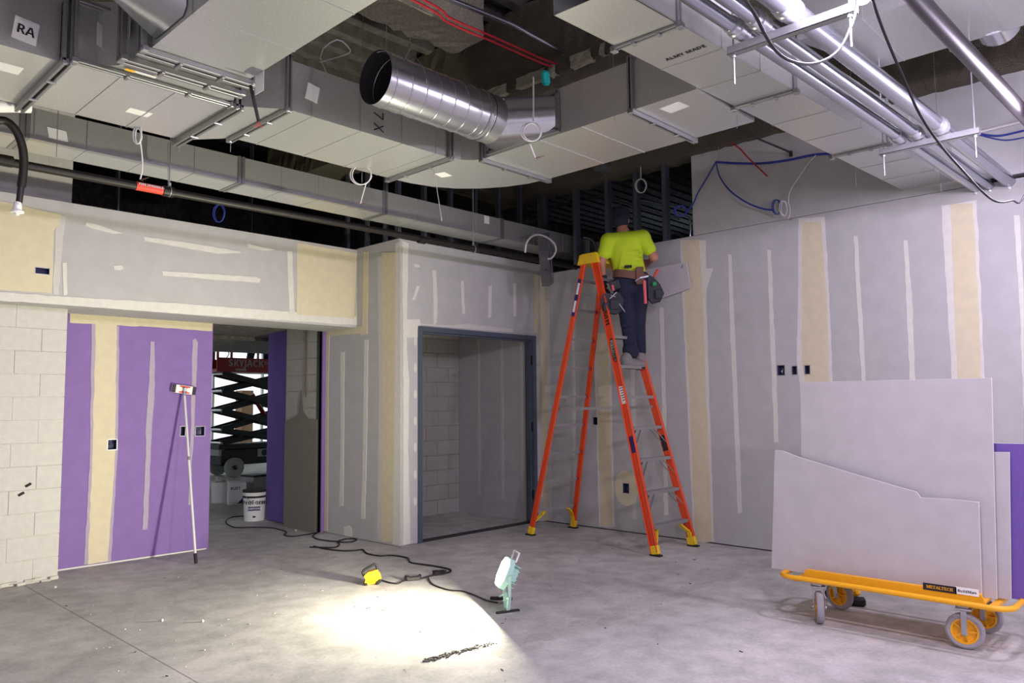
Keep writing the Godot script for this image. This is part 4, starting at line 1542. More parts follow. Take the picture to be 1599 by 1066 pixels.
	for k in 8 * 24 + 1:
		var a := TAU * k / 24.0
		hel.append(V(2.735 + 0.95 * k / (8.0 * 24.0), y0 + cos(a) * R, -3.75 + sin(a) * R))
	tube(st, hel, 0.005, 6)
	part(sp, "spiral_seam", st, M.galv_bright)
	st = tool()
	lathe(st, [Vector2(R, 0.84), Vector2(R + 0.008, 0.845), Vector2(R + 0.008, 0.865), Vector2(R, 0.87)], 48, V(2.72, y0, -3.75), axis_to(V(1, 0, 0)))
	lathe(st, [Vector2(R + 0.004, 0.9), Vector2(R + 0.004, 1.0)], 48, V(2.72, y0, -3.75), axis_to(V(1, 0, 0)))
	part(sp, "coupling_band", st, M.galv_flat)
	st = tool()
	ring = []
	rect = []
	for k in 32:
		var a := TAU * (k + 0.5) / 32.0
		ring.append(V(3.72, y0 + sin(a) * R, -3.75 + cos(a) * R))
		var s := 1.0 / maxf(absf(cos(a)), absf(sin(a)))
		rect.append(V(4.0, 3.55 + sin(a) * s * 0.13, -3.72 + cos(a) * s * 0.34))
	loft(st, ring, rect)
	part(sp, "boot", st, M.galv_bright)
	st = tool()
	for s in [-1.0, 1.0]:
		cb(st, V(4.005, 3.55 + s * 0.14, -3.72), V(0.02, 0.025, 0.72))
		cb(st, V(4.005, 3.55, -3.72 + s * 0.35), V(0.02, 0.28, 0.025))
	part(sp, "boot_frame", st, M.galv_flat)
	st = tool()
	lathe(st, [Vector2(0, 0.012), Vector2(0.008, 0.008), Vector2(0.01, 0)], 10, V(3.72, y0 + 0.11, -3.75 + 0.125), axis_to(V(0, 0.6, 0.8)))
	part(sp, "screw", st, M.zinc)
	# wire sling
	st = tool()
	tube(st, [V(2.99, 4.95, -3.75), V(2.99, 3.79, -3.75)], 0.002, 5)
	tube(st, [V(2.99, 3.79, -3.75), V(2.99, 3.6, -3.603), V(2.99, 3.512, -3.581), V(2.99, 3.345, -3.75)], 0.002, 5)
	tube(st, [V(2.99, 3.79, -3.75), V(2.99, 3.6, -3.897), V(2.99, 3.512, -3.919), V(2.99, 3.345, -3.75)], 0.002, 5)
	cb(st, V(2.99, 3.8, -3.75), V(0.014, 0.04, 0.014))
	part(sp, "hanger_wire", st, M.zinc)

	# straight duct to the right wall, a touch askew to the room
	var rd := thing("straight_duct", "long straight galvanized duct running into the right wall", "duct", V(5.0, DB, -2.1))
	var a0 := V(2.76, DB + 0.012, -2.337)
	var a1 := V(XR, DB + 0.012, -2.133)
	var b0 := V(2.78, DB + 0.012, -1.972)
	var b1 := V(XR, DB + 0.012, -1.722)
	var cuts := [0.0, 0.105, 0.37, 0.685, 1.0]
	for k in 4:
		st = tool()
		var f0: float = cuts[k]
		var f1: float = cuts[k + 1]
		var q := [a0.lerp(a1, f0), a0.lerp(a1, f1), b0.lerp(b1, f1), b0.lerp(b1, f0)]
		if k == 0:
			# open end: four walls only
			var e := []
			for v in q:
				e.append(v + V(0, h, 0))
			hexa(st, [q[0], q[1], q[2], q[3], q[0] + V(0, 0.003, 0), q[1] + V(0, 0.003, 0), q[2] + V(0, 0.003, 0), q[3] + V(0, 0.003, 0)])
			hexa(st, [e[0] - V(0, 0.003, 0), e[1] - V(0, 0.003, 0), e[2] - V(0, 0.003, 0), e[3] - V(0, 0.003, 0), e[0], e[1], e[2], e[3]])
			hexa(st, [q[0], q[1], q[1] + V(0, 0, 0.003), q[0] + V(0, 0, 0.003), e[0], e[1], e[1] + V(0, 0, 0.003), e[0] + V(0, 0, 0.003)])
			hexa(st, [q[3], q[2], q[2] - V(0, 0, 0.003), q[3] - V(0, 0, 0.003), e[3], e[2], e[2] - V(0, 0, 0.003), e[3] - V(0, 0, 0.003)])
			part(rd, "duct_section", st, M.galv)
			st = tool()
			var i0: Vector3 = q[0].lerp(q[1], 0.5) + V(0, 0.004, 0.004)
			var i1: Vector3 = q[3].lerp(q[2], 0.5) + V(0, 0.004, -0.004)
			quad(st, i0, i1, i1 + V(0, h - 0.008, 0), i0 + V(0, h - 0.008, 0), V(-1, 0, 0))  # dark sheet across the duct paints the shade inside
			part(rd, "inner_shade", st, M.duct_shade, "dark skin painted as the shade inside the open end")
		else:
			hexa(st, [q[0], q[1], q[2], q[3], q[0] + V(0, h, 0), q[1] + V(0, h, 0), q[2] + V(0, h, 0), q[3] + V(0, h, 0)])
			for s in 2:
				var ff := lerpf(f0, f1, (s + 1) / 3.0)
				seam(st, a0.lerp(a1, ff), b0.lerp(b1, ff), h)
			part(rd, "duct_section", st, M.galv)
	for f in [0.105, 0.37, 0.685]:
		flange(rd, a0.lerp(a1, f), b0.lerp(b1, f), h, 0.04, 0.016)
	letter_part(rd, "stencil", "ALMY MADE", 0.043, Transform3D(Basis(V(0, 0, 1), V(-1, 0, 0), V(0, -1, 0)), V(3.571, 3.395, -2.089)), M.ink, false, 800)

	# long low duct along the soffit
	var ld := thing("long_duct", "long low galvanized duct hung above the soffit", "duct", V(4.0, 3.4, -6.25))
	var xs := [-2.9, 1.42, 3.03, 4.55, 6.22, 8.4]
	for k in 5:
		st = tool()
		bx(st, V(xs[k] + 0.03, 3.405, -6.45), V(xs[k + 1] - 0.03, 3.63, -6.1))
		for s in 3:
			var x := lerpf(xs[k], xs[k + 1], (s + 1) / 4.0)
			cb(st, V(x, 3.518, -6.098), V(0.006, 0.22, 0.006))
			cb(st, V(x, 3.404, -6.275), V(0.006, 0.004, 0.35))
		part(ld, "duct_section", st, M.galv)
		if k > 0:
			st = tool()
			bx(st, V(xs[k] - 0.032, 3.4, -6.456), V(xs[k] - 0.006, 3.636, -6.093))
			bx(st, V(xs[k] + 0.006, 3.4, -6.456), V(xs[k] + 0.032, 3.636, -6.093))
			bx(st, V(xs[k] - 0.01, 3.404, -6.45), V(xs[k] + 0.01, 3.63, -6.1))
			part(ld, "slip_joint", st, M.galv_flat)
	sticker(ld, V(1.624, 3.473, -6.098), V(1, -0.03, 0).normalized(), V(-0.2, 1, 0).normalized(), 0.125, 0.08)
	sticker(ld, V(5.972, 3.581, -6.098), V(1, 0, 0), V(0, 1, 0), 0.08, 0.09)

	# wide duct above the conduits on the right
	var sd := thing("upper_duct", "wide duct above the conduits at the upper right", "duct", V(5.35, 3.9, -1.0))
	st = tool()
	hexa(st, [V(4.9, 3.9, -2.02), V(5.73, 3.9, -1.8), V(5.73, 3.9, -1.3), V(4.9, 3.9, -1.3), V(4.9, 4.24, -2.02), V(5.73, 4.24, -1.8), V(5.73, 4.24, -1.3), V(4.9, 4.24, -1.3)])
	seam(st, V(4.9, 3.9, -1.6), V(5.73, 3.9, -1.6), 0.34)
	part(sd, "angled_end", st, M.galv)
	st = tool()
	bx(st, V(4.9, 3.9, -1.28), V(5.73, 4.24, 2.0))
	for z in [-0.98, -0.6]:
		seam(st, V(4.9, 3.9, z), V(5.73, 3.9, z), 0.34)
	part(sd, "duct_section", st, M.galv)
	flange(sd, V(4.9, 3.9, -1.29), V(5.73, 3.9, -1.29), 0.34, 0.05, 0.02)
	st = tool()
	var bend := []
	for k in 9:
		var a := PI / 2.0 * k / 8.0
		bend.append(V(5.72 + sin(a) * 0.2, 4.02, -1.05 - (1.0 - cos(a)) * 0.0) + V(0, -0.02 * k / 8.0, 0))
	tube(st, bend, 0.13, 24, true)
	part(sd, "round_collar", st, M.galv_bright)
	# hanger wires of the ducts
	var wl := ["wire from the deck to the middle duct's front side", "wire behind the middle duct, left of its elbow", "wire at the branch duct near the straight duct", "wire at the rear of the reducer joint", "wire at the rear corner of the left duct joint", "wire at the inner corner where branch and straight duct meet", "wire behind the straight duct near the right wall", "wire at the straight duct's end by the right wall"]
	var wi := 0
	for p in [[3.2, -4.28, 3.72], [3.55, -5.07, 3.3], [4.03, -2.9, 3.36], [2.45, -5.1, 3.3], [2.2, -5.36, 3.3], [4.6, -2.32, 3.3], [6.4, -2.2, 3.25], [6.9, -1.7, 3.2]]:
		st = tool()
		tube(st, [V(p[0], 4.95, p[1]), V(p[0], p[2], p[1])], 0.0022, 5)
		solo("hanger_wire", st, M.zinc, "thin hanger " + wl[wi], "wire", "duct hanger wires")
		wi += 1


# ------------------------------------------------------------------ pipes and conduits
func pipes() -> void:
	# three conduits on two trapezes
	var ends := [[V(-1.0, 3.325, -1.81), V(XR + 0.05, 3.3, -1.555), 0.036], [V(-1.0, 3.325, -1.696), V(XR + 0.05, 3.3, -1.45), 0.036], [V(-1.0, 3.343, -1.556), V(XR + 0.05, 3.31, -1.31), 0.05]]
	var lab := ["thin steel conduit nearest the straight duct", "middle of the three steel conduits", "thick steel conduit, outermost of the three"]
	for k in 3:
		var a: Vector3 = ends[k][0]
		var b: Vector3 = ends[k][1]
		var r: float = ends[k][2]
		var t := thing("conduit", lab[k], "conduit", a.lerp(b, 0.5), "conduits into the right wall")
		var st := tool()
		tube(st, [a, b], r, 20)
		part(t, "pipe", st, M.conduit)
		for f in [0.517, 0.776]:
			st = tool()
			var c := a.lerp(b, f)
			var ax := axis_to(b - a)
			lathe(st, [Vector2(r, -0.07), Vector2(r + 0.007, -0.065), Vector2(r + 0.007, -0.03), Vector2(r + 0.012, -0.02), Vector2(r + 0.012, 0.02), Vector2(r + 0.007, 0.03), Vector2(r + 0.007, 0.065), Vector2(r, 0.07)], 20, c, ax)
			part(t, "coupling", st, M.zinc)
		st = tool()
		cb(st, b - V(0.052, 0.0, 0.0) + V(0, -r - 0.01, 0), V(0.03, 0.02, 0.02), Basis(), 0.003)
		part(t, "bushing", st, M.white)
	var tl := ["steel strut trapeze under the conduits near the bulb", "steel strut trapeze under the conduits near the right wall"]
	for k in 2:
		var x: float = [3.43, 5.62][k]
		var o := V(x, 3.24, -1.45)
		var tz := thing("strut_trapeze", tl[k], "hanger", o, "conduit trapezes")
		var st := tool()
		bx(st, V(x - 0.021, 3.22, -1.76), V(x + 0.021, 3.224, -1.14))
		bx(st, V(x - 0.021, 3.22, -1.76), V(x - 0.018, 3.262, -1.14))
		bx(st, V(x + 0.018, 3.22, -1.76), V(x + 0.021, 3.262, -1.14))
		part(tz, "strut", st, M.galv_flat)
		for z in [-1.735, -1.17]:
			st = tool()
			tube(st, [V(x, 4.95 if k == 0 else 3.9, z), V(x, 3.07, z)], 0.005, 6)
			part(tz, "threaded_rod", st, M.zinc)
			st = tool()
			lathe(st, [Vector2(0, 0), Vector2(0.013, 0), Vector2(0.013, 0.012), Vector2(0, 0.012)], 6, V(x, 3.205, z))
			part(tz, "nut", st, M.zinc)
	# black iron pipe over the soffit
	var t := thing("black_pipe", "long black iron pipe hung below the low duct", "pipe", V(4, 3.17, -5.95))
	var st := tool()
	tube(st, [V(-2.95, 3.14, -5.95), V(7.5, 3.19, -5.95)], 0.03, 16)
	part(t, "pipe", st, M.iron)
	for x in [1.28, 2.36, 4.9]:
		st = tool()
		lathe(st, [Vector2(0.03, -0.045), Vector2(0.04, -0.04), Vector2(0.04, 0.04), Vector2(0.03, 0.045)], 16, V(x, 3.166, -5.95), axis_to(V(1, 0, 0)))
		part(t, "coupling", st, M.iron)
	st = tool()
	lathe(st, [Vector2(0.0302, 0.0), Vector2(0.0325, 0.0), Vector2(0.0325, 0.22), Vector2(0.0302, 0.22)], 16, V(2.12, 3.165, -5.95), axis_to(V(1, 0, 0)))
	var lb := part(t, "red_label", st, M.red_label, "red printed pipe label")
	letter_part(t, "lettering", "FIRE SPRINKLER", 0.026, Transform3D(Basis(V(1, 0, 0), V(0, 0.94, -0.34), V(0, 0.34, 0.94)), V(2.23, 3.177, -5.918)), M.white, false, 800)
	for x in [2.37, 5.62]:
		st = tool()
		tube(st, [V(x, 4.95, -5.95), V(x, 3.24, -5.95)], 0.005, 6)
		var rp := []
		for k in 17:
			var a := TAU * k / 16.0
			rp.append(V(x, 3.17 + cos(a) * 0.042, -5.95 + sin(a) * 0.042))
		tube(st, rp, 0.004, 6)
		cb(st, V(x, 3.225, -5.95), V(0.02, 0.03, 0.02), Basis(), 0.003)
		part(t, "hanger", st, M.zinc)
	# sprinkler drop at the far left
	t = thing("sprinkler_drop", "bent flexible sprinkler drop with white head at the left edge", "sprinkler", V(1.311, 2.795, -5.75))
	st = tool()
	tube(st, smooth([V(1.11, 3.313, -5.75), V(1.196, 3.37, -5.75), V(1.246, 3.366, -5.75), V(1.292, 3.317, -5.75), V(1.324, 3.238, -5.75), V(1.338, 3.155, -5.75), V(1.34, 3.086, -5.75), V(1.336, 3.007, -5.75), V(1.331, 2.954, -5.75)]), 0.026, 10)
	part(t, "flex_hose", st, M.iron)
	st = tool()
	tube(st, [V(1.33, 2.962, -5.75), V(1.323, 2.849, -5.75)], 0.02, 12)
	part(t, "reducer", st, M.iron_dark)
	var sh := V(1.314, 2.796, -5.75)
	st = tool()
	lathe(st, [Vector2(0, -0.035), Vector2(0.012, -0.035), Vector2(0.014, -0.02), Vector2(0.04, -0.018), Vector2(0.04, -0.008), Vector2(0.026, 0.0), Vector2(0.026, 0.03), Vector2(0.018, 0.055), Vector2(0, 0.055)], 16, sh)
	part(t, "sprinkler_head", st, M.white)
	# dark pipe at the upper right
	st = tool()
	tube(st, [V(0.4, 3.28, -0.98), V(3.228, 3.28, -0.959), V(7.39, 3.28, -0.845)], 0.044, 18)
	var dp := solo("dark_pipe", st, M.iron_dark, "thick dark pipe crossing the upper right corner", "pipe")
	# plain conduit and red cables under the joists
	st = tool()
	tube(st, [V(3.446, 4.4, -3.96) + V(-2.6, 0, 0)] + [V(3.446, 4.4, -3.96), V(4.094, 4.4, -3.884), V(4.942, 4.4, -3.905)], 0.02, 10)
	solo("ceiling_conduit", st, M.conduit, "single steel conduit under the dark joists", "conduit")
	st = tool()
	cb(st, V(5.016, 4.4, -3.901), V(0.14, 0.12, 0.1), Basis(Vector3.UP, 0.1), 0.008)
	var jb := solo("ceiling_box", st, M.galv_flat, "steel junction box at the end of the single conduit", "junction box")
	st = tool()
	cb(st, V(5.073, 4.37, -3.891), V(0.1, 0.06, 0.1), Basis(Vector3.UP, 0.3), 0.008)
	part(jb, "knockout", st, M.iron_dark)
	for k in 2:
		st = tool()
		var cp := [V(3.125, 4.3, -4.004) + V(-2.6, 0.02 * k, 0.03 * k - 0.05)]
		for v in [V(3.125, 4.3, -4.004), V(3.599, 4.3, -4.065), V(4.011, 4.3, -4.047), V(4.342, 4.3, -4.038), V(4.621, 4.3, -4.022), V(5.003, 4.3, -3.956)]:
			cp.append(v + V(0, 0.02 * k, 0.03 * k))
		tube(st, smooth(cp), 0.009, 6)
		solo("red_cable", st, M.red_cable, ["upper red cable of the pair strung under the ceiling", "lower red cable of the pair strung under the ceiling"][1 - k], "cable", "pair of red ceiling cables")
	st = tool()
	var cg := V(4.663, 4.2, -4.047)
	cb(st, cg, V(0.075, 0.12, 0.06), Basis(V(0.3, 0.2, 1).normalized(), 0.3), 0.02)
	cb(st, cg + V(0.02, 0.04, -0.02), V(0.05, 0.07, 0.05), Basis(V(0.1, 1, 0.2).normalized(), 0.7), 0.015)
	solo("cyan_tag", st, M.cyan, "bright cyan plastic tag hanging by the girder", "tag")
	# white round tube end, far left
	st = tool()
	var wt := [V(1.041, 3.362, -5.5), V(1.215, 3.412, -5.5), V(1.299, 3.431, -5.5)]
	tube(st, wt, 0.05, 16)
	solo("white_tube", st, M.white, "white round tube end under the duct at the left edge", "tube")


# ------------------------------------------------------------------ stepladder
func ladder() -> void:
	var t := thing("stepladder", "tall orange fiberglass stepladder with yellow cap under the worker", "ladder", V(6.83, 0, -5.1))
	var ff := [V(6.444, 0.0, -4.25), V(7.127, 0.0, -4.24)]
	var ft := [V(6.64, 3.05, -5.07), V(6.98, 3.05, -5.07)]
	var rf := [V(6.52, 0.0, -5.98), V(7.225, 0.0, -5.93)]
	var rt := [V(6.64, 3.05, -5.235), V(6.98, 3.05, -5.235)]
	for s in 2:
		var st := tool()
		var d: Vector3 = (ft[s] - ff[s]).normalized()
		var wide := V(0, d.z, -d.y).normalized()
		var lat := d.cross(wide).normalized()
		bar(st, ff[s] + d * 0.03, ft[s], 0.085, 0.012, wide, 0.003)
		for e in [-1.0, 1.0]:
			bar(st, ff[s] + d * 0.03 + wide * 0.037 * e + lat * (0.012 if s == 0 else -0.012), ft[s] + wide * 0.037 * e + lat * (0.012 if s == 0 else -0.012), 0.01, 0.03, wide, 0.002)
		part(t, "front_rail", st, M.orange)
		st = tool()
		d = (rt[s] - rf[s]).normalized()
		wide = V(0, d.z, -d.y).normalized()
		bar(st, rf[s] + d * 0.03, rt[s], 0.066, 0.026, wide, 0.004)
		part(t, "rear_rail", st, M.orange)
		for q in [[ff[s], ft[s], 0.098], [rf[s], rt[s], 0.078]]:
			st = tool()
			d = (q[1] - q[0]).normalized()
			wide = V(0, d.z, -d.y).normalized()
			bar(st, q[0] + d * 0.012, q[0] + d * 0.1, q[2], 0.045, wide, 0.006)
			var f := part(t, "foot", st, M.ladder_yellow)
			st = tool()
			cb(st, q[0] + V(0, 0.008, 0), V(0.06, 0.016, 0.12), Basis(), 0.003)
			part(f, "tread_pad", st, M.rubber_black)
	# steps
	for k in 9:
		var y := 0.28 + 0.322 * k
		var f := y / 3.05
		var a: Vector3 = ff[0].lerp(ft[0], f)
		var b: Vector3 = ff[1].lerp(ft[1], f)
		var st := tool()
		cb(st, (a + b) / 2.0 + V(0, -0.004, 0), V(b.x - a.x - 0.02, 0.008, 0.088), Basis(), 0.002)
		cb(st, (a + b) / 2.0 + V(0, -0.017, 0.04), V(b.x - a.x - 0.02, 0.03, 0.006))
		cb(st, (a + b) / 2.0 + V(0, -0.017, -0.04), V(b.x - a.x - 0.02, 0.03, 0.006))
		for g in 5:
			cb(st, (a + b) / 2.0 + V(0, 0.001, -0.032 + g * 0.016), V(b.x - a.x - 0.04, 0.002, 0.004))
		var sp := part(t, "step", st, M.alu)
		if k < 4:
			for s in 2:
				st = tool()
				var e: Vector3 = b if s else a
				var sg := -1.0 if s else 1.0
				var low: Vector3 = (ff[1] if s else ff[0]).lerp(ft[1] if s else ft[0], (y - 0.17) / 3.05)
				if k > 0:
					bar(st, e + V(sg * 0.16, -0.02, 0.03), low + V(sg * 0.012, 0, 0.03), 0.016, 0.004)
					bar(st, e + V(sg * 0.16, -0.02, -0.03), low + V(sg * 0.012, 0, -0.03), 0.016, 0.004)
					part(sp, "step_brace", st, M.alu)
		# rear braces
		var c: Vector3 = rf[0].lerp(rt[0], f)
		var d2: Vector3 = rf[1].lerp(rt[1], f)
		st = tool()
		bar(st, c + V(0.012, 0, 0), d2 - V(0.012, 0, 0), 0.03, 0.012, V(0, 1, 0))
		var rb := part(t, "rear_rung", st, M.alu)
		st = tool()
		cb(st, d2 - V(0.024, 0, 0), V(0.03, 0.035, 0.035), Basis(), 0.005)
		cb(st, c + V(0.02, 0, 0), V(0.02, 0.035, 0.035), Basis(), 0.005)
		part(rb, "rung_bracket", st, M.red)
	# yellow corner braces by the feet
	for q in [[ff, ft, 0.28], [rf, rt, 0.28]]:
		for s in 2:
			var sg := -1.0 if s else 1.0
			var e: Vector3 = q[0][s].lerp(q[1][s], q[2] / 3.05)
			var low: Vector3 = q[0][s].lerp(q[1][s], 0.03)
			var st := tool()
			var pts := [e + V(sg * 0.15, -0.02, 0), e + V(sg * 0.1, -0.06, 0), low + V(sg * 0.035, 0.06, 0), low + V(sg * 0.015, 0, 0)]
			for i in 3:
				bar(st, pts[i], pts[i + 1], 0.05, 0.014, V(0, 0, 1), 0.003)
			part(t, "corner_brace", st, M.ladder_yellow)
	# spreaders
	for s in 2:
		var a: Vector3 = ff[s].lerp(ft[s], 0.475)
		var b: Vector3 = rf[s].lerp(rt[s], 0.47)
		var st := tool()
		var sg := -1.0 if s == 0 else 1.0
		bar(st, a + V(sg * -0.03, 0, 0), a.lerp(b, 0.52) + V(sg * -0.03, -0.006, 0), 0.03, 0.006, V(0, 1, 0))
		bar(st, a.lerp(b, 0.48) + V(sg * -0.036, -0.006, 0), b + V(sg * -0.03, 0, 0), 0.03, 0.006, V(0, 1, 0))
		part(t, "spreader", st, M.alu)
	# cap
	var st := tool()
	hexa(st, [V(6.6, 3.03, -5.3), V(7.02, 3.03, -5.3), V(7.02, 3.03, -5.01), V(6.6, 3.03, -5.01), V(6.61, 3.14, -5.27), V(7.01, 3.14, -5.27), V(7.01, 3.14, -5.05), V(6.61, 3.14, -5.05)])
	cb(st, V(6.81, 3.145, -5.16), V(0.38, 0.012, 0.2), Basis(), 0.004)
	var cap := part(t, "cap", st, M.ladder_yellow)
	for p in [[-5.22, 3.11], [-5.12, 3.08], [-5.2, 3.06], [-5.1, 3.115]]:
		st = tool()
		lathe(st, [Vector2(0.008, 0), Vector2(0.006, 0.004), Vector2(0, 0.005)], 8, V(6.602, p[1], p[0]), axis_to(V(-1, 0, 0)))
		part(cap, "rivet", st, M.zinc)
	# stickers on the near front rail
	var d0: Vector3 = (ft[0] - ff[0]).normalized()
	var w0 := V(0, d0.z, -d0.y).normalized()
	if w0.z < 0.0:
		w0 = -w0
	var nx := w0.cross(d0).normalized()
	if nx.x > 0.0:
		nx = -nx
	var stick := func(y: float, h: float, w: float, m: Material, called: String, lab: String) -> Vector3:
		var s2 := tool()
		var c: Vector3 = ff[0] + d0 * (y / d0.y) + nx * 0.0065
		var poly := PackedVector2Array()
		for k in 20:
			var an := TAU * k / 20.0
			var e := Vector2(cos(an), sin(an))
			if called == "oval_badge":
				poly.append(Vector2(e.x * w * 0.5, e.y * h * 0.5))
			else:
				poly.append(Vector2(clampf(e.x * 2.0, -1, 1) * w * 0.5, clampf(e.y * 2.0, -1, 1) * h * 0.5))
		prism(s2, poly, c, w0, d0, nx, 0.0012)
		part(t, called, s2, m, lab)
		return c + nx * 0.0014
	stick.call(2.05, 0.27, 0.068, M.ink, "oval_badge", "dark rim of the oval badge")
	var c1: Vector3 = stick.call(2.05, 0.245, 0.055, M.white, "oval_badge", "white oval badge")
	c1 += nx * 0.0008
	letter_part(t, "lettering", "WERNER", 0.05, Transform3D(Basis(d0 * -1.0, w0, (d0 * -1.0).cross(w0)), c1), M.ink, false, 800)
	var c2: Vector3 = ff[0] + d0 * (2.42 / d0.y) + nx * 0.0075
	letter_part(t, "lettering", "IMH", 0.1, Transform3D(Basis(d0 * -1.0, w0, (d0 * -1.0).cross(w0)), c2), M.ink, false, 800)
	stick.call(1.7, 0.07, 0.05, M.red_label, "warning_label", "red and white warning label")
	var c3: Vector3 = stick.call(1.58, 0.2, 0.06, M.white, "warning_label", "white warning label")
	for k in 6:
		st = tool()
		cb(st, c3 + d0 * (0.07 - k * 0.026) + nx * 0.0004, V(0.044 - 0.006 * (k % 3), 0.008, 0.001), Basis(w0, d0, w0.cross(d0)))
		part(t, "print_line", st, M.ink)
	stick.call(1.07, 0.17, 0.06, M.navy_ink, "blue_label", "dark blue label")
	# labels on the rear near rail and far front rail
	st = tool()
	var dr: Vector3 = (rt[0] - rf[0]).normalized()
	var wr := V(0, dr.z, -dr.y).normalized()
	cb(st, rf[0] + dr * 2.75 + V(-0.0145, 0, 0), V(0.002, 0.42, 0.045), Basis(V(1, 0, 0), dr, V(1, 0, 0).cross(dr)))
	part(t, "blue_label", st, M.navy_ink, "long dark blue label")
	st = tool()
	for e in [0.1, -0.1]:
		cb(st, rf[0] + dr * (2.75 + e) + V(-0.016, 0, 0), V(0.002, 0.13, 0.03), Basis(V(1, 0, 0), dr, V(1, 0, 0).cross(dr)))
	part(t, "label_print", st, M.white)
	st = tool()
	var df: Vector3 = (ft[1] - ff[1]).normalized()
	cb(st, ff[1] + df * 1.1 + V(-0.008, 0, 0), V(0.002, 0.17, 0.06), Basis(V(1, 0, 0), df, V(1, 0, 0).cross(df)))
	part(t, "grey_label", st, M.iron_dark)


# ------------------------------------------------------------------ smooth bodies
# bones [a, b, ra, rb] or [a, b, ra, rb, axis, squeeze] blended and meshed (surface nets)
func blend_mesh(bones: Array, cell: float, k: float) -> ArrayMesh:
	var lo := Vector3.INF
	var hi := -Vector3.INF
	for q in bones:
		var r: float = maxf(q[2], q[3]) + cell * 3.0
		lo = lo.min(q[0] - Vector3.ONE * r).min(q[1] - Vector3.ONE * r)
		hi = hi.max(q[0] + Vector3.ONE * r).max(q[1] + Vector3.ONE * r)
	var nx := int((hi.x - lo.x) / cell) + 2
	var ny := int((hi.y - lo.y) / cell) + 2
	var nz := int((hi.z - lo.z) / cell) + 2
	var f := PackedFloat32Array()
	f.resize(nx * ny * nz)
	f.fill(1.0)
	for q in bones:
		var a: Vector3 = q[0]
		var b: Vector3 = q[1]
		var ra: float = q[2]
		var rb: float = q[3]
		var sq: bool = q.size() > 4
		var ax: Vector3 = q[4] if sq else Vector3.ZERO
		var am: float = q[5] - 1.0 if sq else 0.0
		var m := maxf(ra, rb) + k + cell * 2.0
		var l0 := (a.min(b) - Vector3.ONE * m - lo) / cell
		var h0 := (a.max(b) + Vector3.ONE * m - lo) / cell
		var ab := b - a
		var ll := maxf(ab.length_squared(), 1e-9)
		for z in range(maxi(0, int(l0.z)), mini(nz, int(h0.z) + 2)):
			for y in range(maxi(0, int(l0.y)), mini(ny, int(h0.y) + 2)):
				var row := (z * ny + y) * nx
				for x in range(maxi(0, int(l0.x)), mini(nx, int(h0.x) + 2)):
					var p := lo + Vector3(x, y, z) * cell - a
					var tt := clampf(p.dot(ab) / ll, 0.0, 1.0)
					var e := p - ab * tt
					if sq:
						e += ax * (e.dot(ax) * am)
					var dd := e.length() - lerpf(ra, rb, tt)
					var o := f[row + x]
					var hh := maxf(k - absf(o - dd), 0.0) / k
					f[row + x] = minf(o, dd) - hh * hh * k * 0.25
	var vid := PackedInt32Array()
	vid.resize(nx * ny * nz)
	vid.fill(-1)
	var verts := PackedVector3Array()
	var sx := 1
	var sy := nx
	var sz := nx * ny
	var off := [0, sx, sy, sx + sy, sz, sx + sz, sy + sz, sx + sy + sz]
	var edges := [[0, 1], [2, 3], [4, 5], [6, 7], [0, 2], [1, 3], [4, 6], [5, 7], [0, 4], [1, 5], [2, 6], [3, 7]]
	for z in nz - 1:
		for y in ny - 1:
			var row := (z * ny + y) * nx
			for x in nx - 1:
				var i := row + x
				var f0 := f[i]
				if f0 > cell * 2.0 or f0 < -cell * 2.0:
					continue
				var neg := 0
				for o in off:
					if f[i + o] < 0.0:
						neg += 1
				if neg == 0 or neg == 8:
					continue
				var s := Vector3.ZERO
				var c := 0
				for e in edges:
					var fa := f[i + off[e[0]]]
					var fb := f[i + off[e[1]]]
					if (fa < 0.0) != (fb < 0.0):
						var t := fa / (fa - fb)
						var pa := Vector3(e[0] & 1, (e[0] >> 1) & 1, e[0] >> 2)
						var pb := Vector3(e[1] & 1, (e[1] >> 1) & 1, e[1] >> 2)
						s += pa.lerp(pb, t)
						c += 1
				vid[i] = verts.size()
				verts.append(lo + (Vector3(x, y, z) + s / c) * cell)
	var idx := PackedInt32Array()
	for z in range(1, nz - 1):
		for y in range(1, ny - 1):
			var row := (z * ny + y) * nx
			for x in range(1, nx - 1):
				var i := row + x
				if vid[i] < 0:
					continue
				var ins := f[i] < 0.0
				for ax in 3:
					var st: int = [sx, sy, sz][ax]
					if ins == (f[i + st] < 0.0):
						continue
					var u: int = [sy, sz, sx][ax]
					var v: int = [sz, sx, sy][ax]
					var q0 := vid[i]
					var q1 := vid[i - u]
					var q2 := vid[i - u - v]
					var q3 := vid[i - v]
					if q1 < 0 or q2 < 0 or q3 < 0:
						continue
					if ins:
						idx.append_array([q0, q2, q1, q0, q3, q2])
					else:
						idx.append_array([q0, q1, q2, q0, q2, q3])
	var nor := PackedVector3Array()
	nor.resize(verts.size())
	for i in range(0, idx.size(), 3):
		var n := (verts[idx[i + 2]] - verts[idx[i]]).cross(verts[idx[i + 1]] - verts[idx[i]])
		for j in 3:
			nor[idx[i + j]] += n
	for i in nor.size():
		nor[i] = nor[i].normalized()
	var arr := []
	arr.resize(Mesh.ARRAY_MAX)
	arr[Mesh.ARRAY_VERTEX] = verts
	arr[Mesh.ARRAY_NORMAL] = nor
	arr[Mesh.ARRAY_INDEX] = idx
	var me := ArrayMesh.new()
	me.add_surface_from_arrays(Mesh.PRIMITIVE_TRIANGLES, arr)
	return me


func merged(list: Array) -> ArrayMesh:
	var st := SurfaceTool.new()
	st.begin(Mesh.PRIMITIVE_TRIANGLES)
	for m in list:
		st.append_from(m, 0, Transform3D())
	return st.commit()


